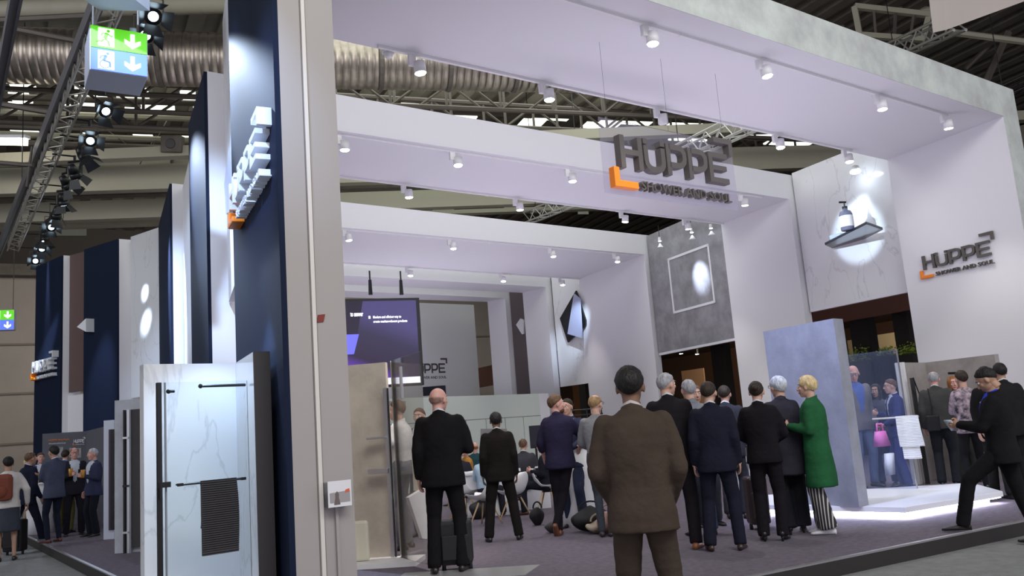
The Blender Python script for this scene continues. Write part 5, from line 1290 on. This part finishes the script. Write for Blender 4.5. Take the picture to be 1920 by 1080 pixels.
    # ----- shoes
    sm2 = mat('shoe_%03d%03d' % (int(shoec[0]*999), int(shoec[2]*999)), shoec, .35)
    for s in (-1, 1):
        hp, kn, an = Lg[s]; m_ = shoe_mb(heel=heel)
        foot = Vector((an.x, an.y, max(0, an.z-.085))); toe = math.radians(10)*-s
        R = Matrix.Rotation(toe, 3, 'Z')
        if sit and cross and s == 1: R = Matrix.Rotation(.6, 3, 'Z') @ Matrix.Rotation(-.3, 3, 'X'); foot = an-Vector((0, 0, .07))
        if isinstance(step, tuple) and len(step) > 4: R = R @ Matrix.Rotation(math.radians(step[4] if s < 0 else step[5]), 3, 'X'); foot = an-R @ Vector((0, 0, .075))
        if cross and not sit and s == 1: R = Matrix.Rotation(-.9, 3, 'X'); foot = an-R @ Vector((0, 0, .07))
        q = MB().add([foot+R @ Vector(v) for v in m_.v], m_.f).build('shoe', sm2, None, True); q.parent = root
    # unify parenting (meshes are in the root's local space)
    for o in root.children: o.matrix_parent_inverse = Matrix.Identity(4)
    root['k'] = 0; del root['k']
    return dict(root=root, A=A, tp=tp, MW=MW, hc=hc, k=k, pelv=pelv, H=H)
def wp(P, v): return P['MW'] @ Vector(v)
def held(name, label, cat, mb, m, group=None): return tag(mb.build(name, m, None, True), label, cat, group)
BK = (.010, .009, .010)
# --- foreground and centre, from left to right
p = person('bald man in black suit, back turned, head turned right, black trolley bag at his feet', 842, 1074, 835, 724, face=8, topc=(.008, .007, .008), hair='bald', hairc='faded', skinc='pink', arms=('down', (.15, .24, .22)), stance=.13, headyaw=28, bodyw=1.06, step=(0, .04, 0, 0))
c = p['A'][1][2]; q = wp(p, c+Vector((0, .04, -.03)))
held('paper_cup', 'dark cup held by the bald man in black suit', 'cup', MB().tube(q, q+Vector((0, 0, .10)), .028, .036, 14), DARK)
person('man in pale grey polo shirt behind the glass pane, facing left', 772, 1030, 750, 757, face=-70, top='polo', topc=(.55, .54, .54), botc=(.14, .14, .16), bottom='jeans', hair='short', hairc='brown', skinc='fair', arms=('clasp', 'clasp'), sleeve='short', shoec=(.05, .04, .035), pos=Vector((4.0, 10.4, 0)), H=1.86, bodyw=1.08)
person('brown-haired man half hidden left of the bald man in black suit', 800, 1000, 797, 757, face=200, H=1.78, pos=onz(800, 1004, 0), topc=(.05, .05, .07), hair='short', hairc='brown', lowdetail=True)
person('balding man in dark suit standing upright with feet apart, back turned', 946, 1014, 944, 771, face=0, topc=(.012, .009, .009), hair='full', hairc='black', skinc='brown', arms=('down', 'down'), stance=.20, shoec=(.01, .01, .01))
person('bearded man in dark navy shirt with rolled sleeves leaning on the high table', 1062, 1003, 1058, 737, face=12, top='shirt', topc=(.022, .018, .045), hem=-.13, botc=(.012, .010, .014), bottom='slim', hair='full', hairc='brown', beard='brown', skinc='pink', arms=('downfwd', 'table'), sleeve='rolled', headyaw=62, shoec=(.16, .06, .03), cross=True, stance=.08, lean=4)
person('man in dark blue jacket on the far side of the high table, face just visible', 1082, 985, 1078, 758, face=-150, H=1.74, pos=onz(1084, 988, 0), topc=(.03, .035, .07), hair='short', hairc='dark', skinc='fair', arms=('table', 'fold'))
person('balding fair man in grey sweater with glasses, back turned', 1139, 1006, 1139, 737, face=10, top='sweater', topc=(.20, .20, .21), botc=(.05, .055, .07), bottom='slim', hair='thin', hairc='darkblond', skinc='fair', arms=('clasp', 'clasp'), glasses=True, headyaw=22, stance=.06, shoec=(.03, .025, .03))
person('large man in brown suit seen from behind in the foreground, lower legs out of frame', 1208, 1215, 1190, 683, face=4, H=1.865, z0=PH, pos=Vector((dep(1198, 900, 5.3).x, dep(1198, 900, 5.3).y, PH)), topc=(.060, .042, .032), botc=(.058, .041, .031), hair='full', hairc='black', skinc='brown', arms=('pocket', 'pocket'), stance=.13, vox=.013, shirt=(.5, .45, .45), bodyw=1.02, shoec=(.01, .01, .01))
person('grey-haired man in black suit with tan shoes, looking right', 1282, 1030, 1270, 696, face=6, topc=(.012, .010, .012), hair='short', hairc='grey', skinc='fair', arms=('down', 'fold'), headyaw=40, stance=.13, shoec=(.24, .085, .03))
person('man in dark navy suit seen from behind beside the tan-shoed man', 1362, 1032, 1352, 712, face=2, topc=(.011, .012, .023), hair='short', hairc='dark', skinc='fair', arms=('down', 'down'), stance=.15, shoec=(.03, .015, .012), headyaw=12)
person('woman in black trouser suit and black heels with hair in a bun', 1452, 1014, 1436, 712, face=6, topc=(.010, .008, .011), hem=-.10, hair='bun', hairc='dark', skinc='fair', arms=('clasp', 'clasp'), stance=.10, shoec=(.008, .007, .008), heel=.05, w=.92, bodyw=.97, bottom='trousers')
person('short-haired person with silver hair in dark dress and flared trousers', 1494, 1000, 1468, 704, face=-10, top='coat', topc=(.030, .028, .038), hem=-.30, botc=(.012, .011, .016), bottom='wide', hair='pixie', hairc='white', skinc='fair', arms=('fold', 'down'), stance=.09, step=.06, headyaw=-28, w=.9, bodyw=.93, heel=.04, openfront=False, glasses=True)
gm = bpy.data.materials.new('striped_cloth'); gm.use_nodes = True; nt = gm.node_tree; bb = nt.nodes['Principled BSDF']; bb.inputs['Roughness'].default_value = .9
tc = nt.nodes.new('ShaderNodeTexCoord'); sx = nt.nodes.new('ShaderNodeSeparateXYZ'); nt.links.new(tc.outputs['Object'], sx.inputs[0])
ad = nt.nodes.new('ShaderNodeMath'); ad.operation = 'ADD'; nt.links.new(sx.outputs['X'], ad.inputs[0]); nt.links.new(sx.outputs['Y'], ad.inputs[1])
mu = nt.nodes.new('ShaderNodeMath'); mu.operation = 'MULTIPLY'; mu.inputs[1].default_value = 190; nt.links.new(sx.outputs['Y'], mu.inputs[0])
sn = nt.nodes.new('ShaderNodeMath'); sn.operation = 'SINE'; nt.links.new(mu.outputs[0], sn.inputs[0])
rp = nt.nodes.new('ShaderNodeValToRGB'); nt.links.new(sn.outputs[0], rp.inputs[0]); rp.color_ramp.elements[0].position = .35; rp.color_ramp.elements[0].color = (.02, .02, .025, 1); rp.color_ramp.elements[1].position = .6; rp.color_ramp.elements[1].color = (.50, .47, .45, 1)
nt.links.new(rp.outputs[0], bb.inputs['Base Color'])
p = person('blond woman in long green cardigan, striped trousers and white shoes', 1553, 1001, 1524, 703, face=-78, top='coat', topc=(.018, .100, .038), hem=-.42, botc=gm, bottom='wide', hair='pixie', hairc='blond', skinc='fair', arms=('cup', 'down'), stance=.05, step=.03, w=.88, bodyw=1.02, shoec=(.72, .70, .72), shirt=(.6, .6, .62), heel=0)
q = wp(p, p['A'][-1][2]+Vector((0, .03, -.04))); held('drinking_glass', 'small glass in the hand of the woman in green', 'glass', MB().tube(q, q+Vector((0, 0, .12)), .026, .034, 14), glass('drink_glass', (.9, .9, .9), .2))
# --- behind the group in the middle
person('man in light blue shirt and jeans between the brown and black suits', 1325, 1005, 1300, 716, face=-20, H=1.80, pos=onz(1322, 1004, 0), top='shirt', topc=(.20, .21, .24), botc=(.05, .07, .14), bottom='jeans', hair='short', hairc='grey', arms=('down', 'down'), lowdetail=True)
person('man with brown hair facing the camera between the two dark suits', 1318, 985, 1322, 728, face=165, H=1.76, pos=onz(1330, 985, 0), top='shirt', topc=(.45, .45, .48), botc=(.03, .03, .04), hair='short', hairc='brown', skinc='tan', lowdetail=True)
person('short dark-haired man partly hidden right of the navy suit', 1378, 970, 1371, 726, face=10, H=1.74, pos=onz(1385, 972, 0), topc=(.03, .03, .04), hair='short', hairc='dark', lowdetail=True)
person('dark-haired person just visible beyond the shoulder of the brown suit', 1222, 985, 1216, 742, face=180, H=1.68, pos=onz(1212, 975, 0), topc=(.04, .04, .05), hair='short', hairc='dark', lowdetail=True)
# --- right side
person('bald man with glasses in grey jacket, blue shirt and jeans behind the glass screen', 1632, 917, 1600, 684, face=150, topc=(.18, .17, .18), shirt=(.10, .15, .42), botc=(.10, .13, .22), bottom='jeans', hair='bald', hairc='white', skinc='pink', arms=('down', 'down'), glasses=True, headpitch=-18, shoec=(.03, .03, .03), z0=.0, pos=onz(1628, 913, 0), bodyw=1.05, headyaw=25)
p = person('dark-haired woman with pink bag between the man in grey jacket and the navy suit', 1664, 910, 1657, 727, face=-165, H=1.66, pos=onz(1668, 908, 0), topc=(.10, .10, .13), top='top', botc=(.02, .02, .03), hair='long', hairc='dark', skinc='tan', arms=('fold', 'down'), w=.88, bodyw=.92)
q = dep(1652, 822, 13.1); held('pink_handbag', 'bright pink handbag in front of the dark-haired woman', 'bag', MB().hexa([q+Vector(v) for v in ((-.13, -.06, -.12), (.13, -.06, -.12), (.13, .06, -.12), (-.13, .06, -.12))], [q+Vector(v) for v in ((-.09, -.03, .11), (.09, -.03, .11), (.09, .03, .11), (-.09, .03, .11))]).stroke([(-.07, .10), (-.05, .22), (.05, .22), (.07, .10)], .012, lambda u, v, w_: q+Vector((u, w_, v)), -.01, .01), mat('pink_leather', (.72, .16, .45), .5))
q = dep(1668, 870, 13.0); held('paper_bag', 'white paper carrier bag beside the dark-haired woman', 'bag', MB().obox(q, (.07, .01, 0), (-.01, .04, 0), (.02, 0, .16)), PLASTW)
p = person('man in navy blue suit with tie and glasses holding papers, facing left', 1700, 914, 1690, 708, face=-110, topc=(.030, .038, .13), shirt=(.60, .64, .72), tie=(.02, .02, .06), hair='short', hairc='brown', skinc='fair', arms=('clasp', 'cup'), glasses=True, shoec=(.02, .015, .015))
p = person('grey-haired man in dark grey jacket with hands behind his back and a shoulder pouch', 1782, 912, 1774, 693, face=6, topc=(.055, .055, .055), botc=(.022, .024, .030), hair='thin', hairc='grey', skinc='pink', arms=('down', 'out'), stance=.10, shoec=(.02, .02, .02), bodyw=1.04, hem=-.08, openfront=False)
q = wp(p, p['pelv']+Vector((-.08, -.17, .02))); rt = thing('shoulder_pouch', 'small black pouch hanging on the back of the grey-haired man', 'bag', q)
X_ = Vector((math.cos(p['root'].rotation_euler.z), math.sin(p['root'].rotation_euler.z), 0)); Y_ = Vector((-X_.y, X_.x, 0))
MB().obox(q, X_*.09, Y_*.035, (0, 0, .12)).build('pouch', BLACK, rt, bevel=.015)
sp_ = MB(); P_ = [q+Vector((0, 0, .1)), wp(p, p['pelv']+Vector((-.06, -.17, .28))), wp(p, p['pelv']+Vector((-.09, -.10, .54)))]
for a, b in zip(P_, P_[1:]): sp_.tube(a, b, .010, .010, 6)
sp_.build('strap', BLACK, rt)
person('young woman with long reddish blond hair facing the camera at far right', 1815, 905, 1812, 711, face=165, H=1.68, pos=onz(1816, 903, 0), top='sweater', topc=(.10, .09, .10), botc=(.03, .03, .03), hair='long', hairc='ginger', skinc='pink', arms=('fold', 'down'), w=.86, bodyw=.9)
FL = mat('floral_cloth', (.50, .38, .44), .85, col2=(.016, .016, .025), vscale=14)
person('woman in dark floral blouse behind the man looking at his phone', 1836, 925, 1838, 690, face=-25, H=1.72, pos=onz(1838, 922, 0), top='top', topc=FL, hem=-.10, botc=(.012, .012, .014), bottom='slim', hair='full', hairc='dark', skinc='fair', arms=('fold', 'down'), w=.9, bodyw=.95, heel=.03, shoec=(.02, .02, .02))
person('dark-haired woman in black behind the phone man at the right edge', 1880, 935, 1877, 692, face=160, H=1.72, pos=onz(1884, 932, 0), top='jacket', shirt=(.02, .02, .02), topc=(.012, .012, .013), botc=(.012, .012, .012), hair='bob', hairc='black', skinc='fair', arms=('fold', 'down'), w=.9, bodyw=.95)
person('man in dark coat cut off by the right edge of the picture', 1915, 935, 1905, 695, face=-20, H=1.75, pos=onz(1916, 935, 0), topc=(.015, .014, .015), hair='short', hairc='black', skinc='tan', arms=('down', 'down'), bottom='trousers', lowdetail=True)
p = person('man in black suit stepping up onto the platform looking at his phone', 1862, 1012, 1866, 697, face=-88, z0=PH, H=1.78, pos=Vector((8.50, 5.36, PH)), topc=(.009, .008, .009), botc=(.009, .008, .009), shirt=(.03, .06, .55), hair='short', hairc='black', skinc='tan', arms=('phone', 'phone'), headpitch=-32, lean=1, stance=.07, step=(.44, -.20, .15, 0, 0, 0), shoec=(.01, .009, .009), bodyw=1.05)
q = wp(p, (p['A'][-1][2]+p['A'][1][2])/2+Vector((0, .07, .0))); dv = (q-wp(p, p['hc'])).normalized()
held('mobile_phone', 'smartphone held by the man stepping onto the platform', 'phone', MB().obox(q, Vector((0, .04, 0)), Vector((-.05, 0, .055)), Vector((.004, 0, .004))), mat('phone_white', (.5, .55, .6), .3))
# --- left side, on the platform
person('man in blue-grey jacket with folded arms at the high table, back half turned', 100, 1017, 92, 836, face=-35, topc=(.060, .070, .115), botc=(.012, .015, .030), bottom='slim', hair='full', hairc='black', skinc='tan', arms=('fold', 'fold'), shoec=(.10, .03, .02), shirt=(.6, .62, .7), vox=.022)
p = person('red-faced man in dark jacket and pale shirt holding a beer, facing the camera', 138, 1004, 142, 838, face=172, topc=(.018, .018, .026), shirt=(.50, .53, .60), botc=(.012, .012, .018), hair='thin', hairc='ginger', skinc='pink', arms=('down', 'cup'), shoec=(.01, .01, .01), stance=.14, glasses=True, vox=.022)
q = wp(p, p['A'][1][2]+Vector((0, .03, -.03))); held('beer_glass', 'glass of beer held by the red-faced man', 'glass', MB().tube(q, q+Vector((0, 0, .15)), .03, .04, 14), mat('beer', (.55, .25, .04), .2))
p = person('white-haired man in navy jacket beside the info wall, turned left with a drink', 175, 1005, 172, 840, face=-120, topc=(.035, .042, .085), shirt=(.5, .53, .6), botc=(.012, .013, .022), hair='short', hairc='white', skinc='pink', arms=('cup', 'down'), shoec=(.02, .02, .02), vox=.022)
q = wp(p, p['A'][-1][2]+Vector((0, .03, -.03))); held('beer_glass', 'glass of beer held by the white-haired man', 'glass', MB().tube(q, q+Vector((0, 0, .15)), .03, .04, 14), mat('beer', (.55, .25, .04), .2))
person('person in blue jacket and olive trousers mostly hidden between the two jackets at left', 124, 995, 122, 850, face=20, H=1.66, pos=onz(121, 1000, 0), topc=(.03, .05, .22), botc=(.10, .09, .03), hair='short', hairc='dark', lowdetail=True, vox=.026)
person('young man in blue jacket leaning on the far side of the left high table', 72, 990, 72, 858, face=170, H=1.66, pos=onz(74, 993, 0), topc=(.03, .05, .13), shirt=(.55, .55, .6), hair='short', hairc='brown', skinc='pink', arms=('table', 'table'), lowdetail=True, vox=.026)
person('blond woman holding a drink at the left high table', 50, 992, 50, 876, face=120, H=1.56, pos=onz(50, 995, 0), top='sweater', topc=(.30, .24, .16), hair='full', hairc='blond', skinc='pink', arms=('cup', 'down'), w=.9, bodyw=.9, lowdetail=True, vox=.026)
# on the hall floor, left
p = person('woman in white hooded jacket with orange backpack pulling a trolley at the left edge', 12, 1052, 10, 856, face=-4, z0=PH, topc=(.62, .58, .55), top='hoodie', botc=(.05, .055, .075), bottom='skirt', hair='full', hairc='black', skinc='tan', arms=('fold', 'out'), shoec=(.02, .02, .02), w=.92)
q = wp(p, (-.03, -.20, 1.22)); rt = thing('backpack', 'orange-brown backpack on the back of the woman in the white jacket', 'bag', q)
MB().obox(q+Vector((-.06, 0, 0)), (.15, 0, 0), (0, .09, 0), (0, 0, .22)).build('bag_body', mat('rust_fabric', (.20, .05, .025), .8), rt, bevel=.07); MB().ell(q+Vector((-.08, -.08, -.07)), (.10, .05, .10), 12, 8).build('front_pocket', mat('rust_fabric', (.30, .07, .03), .8), rt, True)
p = person('man in dark suit and white shirt striding right at lower left', 45, 1022, 33, 856, face=60, z0=PH, H=1.80, pos=onz(48, 1030, PH), topc=(.010, .012, .028), shirt=(.55, .6, .75), hair='short', hairc='brown', skinc='tan', arms=('down', 'downfwd'), lean=4, stance=.06, step=(-.36, .30, .06, .0, -35, 12), shoec=(.012, .012, .014), vox=.022)
def suitcase(px, py, label, m, h=.5, w_=.17, z0=0, pole=.42, dpt=.12, pos=None):
    c = pos or onz(px, py, z0); t = thing('trolley_case', label, 'suitcase', c); a = Vector((CR.x, CR.y, 0)).normalized(); b = Vector((-a.y, a.x, 0))
    MB().obox(c+Vector((0, 0, .06+h/2)), a*w_, b*dpt, (0, 0, h/2)).build('case', m, t, bevel=.035)
    MB().obox(c-b*(dpt+.015)+Vector((0, 0, .06+h*.4)), a*w_*.8, b*.02, (0, 0, h*.28)).build('front_pocket', m, t, bevel=.012)
    for s in (-1, 1):
        rod('wheel_leg', c+a*s*w_*.8, c+a*s*w_*.8+Vector((0, 0, .07)), .022, BLACK, t, 8)
        if pole: rod('handle_pole', c+a*s*w_*.45+Vector((0, 0, .06+h)), c+a*s*w_*.45+Vector((0, 0, .06+h+pole)), .008, ALU, t)
    if pole: rod('handle_grip', c-a*w_*.5+Vector((0, 0, .06+h+pole)), c+a*w_*.5+Vector((0, 0, .06+h+pole)), .014, BLACK, t)
BB = mat('black_nylon', (.010, .009, .010), .7, bump=.1)
suitcase(862, 1072, 'black soft trolley bag standing at the feet of the bald man in black suit', BB, .44, .17, pole=0, pos=onz(858, 1068, 0))
suitcase(28, 1040, 'black trolley case pulled along the hall floor at the left edge', BB, .55, .17, PH, .35)
suitcase(66, 985, 'dark case standing under the left high table', BB, .5, .2, 0, 0)
suitcase(1440, 995, 'dark brown trolley case standing left of the woman in black heels', mat('brown_case', (.05, .03, .03), .4), .55, .12, 0, .35, pos=onz(1425, 992, 0))
# ================================================================ TABLES, CHAIRS, SEATED PEOPLE
def high_table(px, py, ztop, rtop, label, sc_=1, pos=None):
    c = pos or onz(px, py, 0); t = thing('high_table', label, 'table', c); cy = lambda r, z: [c+Vector((r*math.cos(2*PI*i/28), r*math.sin(2*PI*i/28), z)) for i in range(28)]
    MB().loft([cy(rtop, ztop-.03), cy(rtop, ztop)]).build('table_top', PLASTW, t, bevel=.008)
    MB().loft([cy(rtop*.97, ztop-.03), cy(rtop*.72, ztop*.62), cy(rtop*.62, ztop*.30), cy(rtop*.75, 0)]).build('stretch_cover', WHITE, t, True); return c
hc1 = high_table(1092, 975, 1.07, .36, 'white high table with flared stretch cover beside the man in navy shirt', pos=onz(1092, 985, 0))
hc2 = high_table(74, 990, 1.02, .38, 'white high table with beer glasses at far left', pos=onz(74, 1000, 0))
for i, (dx, dy) in enumerate([(-.2, -.1), (-.05, .12), (.12, -.05), (.2, .15)]):
    q = hc2+Vector((dx, dy, 1.02)); held('beer_glass', 'half-full beer glass on the left high table, %s' % ['leftmost', 'second from left', 'third from left', 'rightmost'][i], 'glass', MB().tube(q, q+Vector((0, 0, .15)), .03, .038, 12), mat('beer', (.55, .25, .04), .2), 'beer glasses on the left high table')
# shell chairs
def chair(px, py, face, label, s=.86, pos=None):
    c = pos or onz(px, py, 0); vd = math.atan2(c.x, c.y); t = thing('shell_chair', label, 'chair', c, -(vd+math.radians(face)), 'white shell chairs at the rear tables'); t.scale = (s, s, s)
    rows_ = []
    prof = [(.24, .455, .17), (.22, .44, .20), (.10, .425, .225), (-.05, .43, .23), (-.16, .47, .23), (-.22, .56, .22), (-.26, .68, .20), (-.29, .79, .16), (-.295, .84, .09)]
    for (y, z, wd) in prof:
        r = []
        for i in range(11):
            u = (i/10-.5)*2; lift = .10*abs(u)**2.5*(1 if z < .6 else .0); fwd = .07*abs(u)**2*(0 if z < .45 else 1); r.append(Vector((u*wd, y+fwd, z+lift)))
        rows_.append(r)
    vs = [p for r in rows_ for p in r]; n = 11; fs = [(k*n+i, k*n+i+1, (k+1)*n+i+1, (k+1)*n+i) for k in range(len(prof)-1) for i in range(n-1)]
    o = MB().add(vs, fs).build('shell', PLASTW, None, True); o.parent = t; m = o.modifiers.new('s', 'SOLIDIFY'); m.thickness = .012; m = o.modifiers.new('ss', 'SUBSURF'); m.levels = 1; m.render_levels = 1
    for sx in (-1, 1):
        for sy in (-1, 1):
            o = MB().tube((sx*.07, sy*.07, .41), (sx*.21, sy*.21, 0), .016, .011, 8).build('leg', WOOD, None, True); o.parent = t
    o = MB().obox((0, 0, .40), (.09, 0, 0), (0, .09, 0), (0, 0, .012)).build('seat_mount', BLACK, None); o.parent = t
    return t
chair(912, 985, -60, 'white shell chair with wooden legs left of the upright man in dark suit, nearest one')
chair(873, 973, 40, 'white shell chair behind the bald man, touching the nearest shell chair')
chair(968, 975, -50, 'white shell chair half hidden behind the legs of the upright man in dark suit')
chair(1060, 962, 100, 'white shell chair under the seated man with crossed legs', pos=onz(1030, 962, 0))
chair(880, 950, 20, 'white shell chair at the far side of the rear table', pos=onz(862, 950, 0))
t = thing('low_table', 'white square table with panel base among the shell chairs', 'table', onz(920, 972, 0))
c = onz(925, 968, 0); a = Vector((CR.x, CR.y, 0)).normalized(); b = Vector((-a.y, a.x, 0))
MB().obox(c+b*.4+Vector((0, 0, .34)), a*.42, b*.35, (0, 0, .34)).build('base', WHITE, t); MB().obox(c+b*.4+Vector((0, 0, .70)), a*.50, b*.42, (0, 0, .015)).build('table_top', PLASTW, t)
t = thing('low_table', 'second white table behind the crossed legs of the upright man', 'table', onz(985, 962, 0))
c = onz(985, 958, 0); MB().obox(c+b*.5+Vector((0, 0, .34)), a*.45, b*.3, (0, 0, .34)).build('base', WHITE, t); MB().obox(c+b*.5+Vector((0, 0, .70)), a*.52, b*.38, (0, 0, .015)).build('table_top', PLASTW, t)
def seated(label, px, py, face, **k):
    s = k.pop('s', .84); person(label, px, py, H=1.3, seat=s, face=face, lowdetail=True, vox=.022, **k)
seated('seated man in dark suit, white shirt and tie with crossed legs', 1022, 962, -75, topc=(.012, .013, .02), shirt=(.6, .6, .62), tie=(.03, .03, .08), hair='short', hairc='grey', skinc='pink', arms=('cup', 'lap'), cross=True, glasses=True, pos=onz(1030, 962, 0), s=.90, shoec=(.08, .03, .02))
seated('seated brown-haired man in grey suit, back turned', 992, 955, 10, topc=(.05, .05, .06), hair='short', hairc='brown', arms=('lap', 'lap'), pos=onz(990, 956, 0), s=.92)
seated('seated person in pale blue shirt behind the upright man in dark suit', 915, 975, 25, top='shirt', topc=(.45, .60, .72), botc=(.02, .02, .03), hair='short', hairc='brown', arms=('table', 'lap'), pos=onz(915, 972, 0), s=.84)
seated('seated blond woman in dark patterned top', 873, 962, 5, top='top', topc=(.02, .02, .03), hair='bun', hairc='blond', arms=('lap', 'lap'), pos=onz(868, 964, 0), s=.86)
seated('seated man with reddish bald head behind the rear tables', 898, 945, 0, top='sweater', topc=(.02, .06, .07), hair='bald', hairc='ginger', skinc='pink', arms=('lap', 'lap'), pos=onz(897, 938, 0), s=.90)
seated('seated person in orange top behind the blond woman', 880, 942, -120, top='sweater', topc=(.42, .20, .04), hair='short', hairc='dark', skinc='tan', arms=('lap', 'lap'), pos=onz(880, 944, 0), s=.86)
# bags on the floor
def bag(c, r, label, m, nm='bag', handles=True):
    t = thing(nm, label, 'bag', c); mb = MB(); c2 = c+Vector((0, 0, r[2])); mb.ell(c2, r, 22, 14); me = mb.mesh(nm, True)
    for v in me.vertices:
        v.co += Vector((0, 0, 1))*(.06*noise.noise(v.co*7)); v.co.z = max(v.co.z, c.z+.004)
        q = v.co-c2; f = (1+.2*noise.noise(v.co*6))*(1.15-.25*(q.z/r[2])**2); v.co = c2+Vector((q.x*f, q.y*f, max(q.z, -r[2])*(.8 if q.z > 0 else 1)))
    link('bag_body', me, m, t)
    if handles:
        h = MB(); a = Vector((CR.x, CR.y, 0)).normalized(); P_ = [c2+a*(r[0]*.6*math.cos(k*PI/8))+Vector((0, -.03, r[2]*.7+.09*math.sin(k*PI/8))) for k in range(9)]
        for x, y in zip(P_, P_[1:]): h.tube(x, y, .012, .012, 6)
        h.build('handle', m, t)
bag(onz(1108, 996, 0), (.24, .13, .17), 'large black bag slumped on the floor beside the high table', BB)
bag(onz(1122, 1000, 0), (.17, .10, .09), 'beige tote bag on the floor in front of the black bag', mat('beige_canvas', (.48, .40, .30), .9))
bag(onz(1140, 1002, 0), (.12, .10, .16), 'pink bag on the floor behind the man in grey sweater', mat('pink_canvas', (.52, .30, .26), .9))
bag(onz(1058, 1000, 0)+Vector((-.05, .2, 0)), (.09, .07, .08), 'small dark and white bag on the floor behind the crossed legs', mat('dark_canvas', (.06, .055, .06), .9), handles=False)
bag(onz(1008, 985, 0), (.10, .06, .14), 'black handbag on the floor right of the upright man in dark suit', BB)
bag(onz(893, 978, 0)+Vector((.2, .3, 0)), (.14, .1, .16), 'black bag under the nearest shell chair', BB, handles=False)
t = thing('paper_bag', 'large white paper bag carried behind the glass pane', 'bag', dep(792, 950, 10.0)); c = dep(792, 960, 10.0)
MB().hexa([c+Vector((-.02, 0, -.30)), c+Vector((.20, 0, -.34)), c+Vector((.20, .10, -.34)), c+Vector((-.02, .10, -.30))], [c+Vector((-.16, 0, .18)), c+Vector((.06, 0, .28)), c+Vector((.06, .10, .28)), c+Vector((-.16, .10, .18))]).build('bag_body', PLASTW, t)
c = dep(790, 880, 10.2); o = MB().obox(c, CR*.10, CF*.05, (0, 0, .24)).build('folder', mat('beige_card', (.46, .42, .34), .7)); tag(o, 'beige folder beside the man in grey polo shirt', 'folder')
t = thing('white_counter', 'narrow white counter between the navy suit and the woman in black heels', 'counter', onz(1404, 950, 0)); c = onz(1402, 952, 0)
MB().obox(c+Vector((0, 0, .42)), a*.12, b*.12, (0, 0, .42)).build('body', WHITE, t, bevel=.006); MB().tube(c+Vector((0, 0, .84)), c+Vector((0, 0, .95)), .03, .03, 10).build('tap', ALU, t, True)
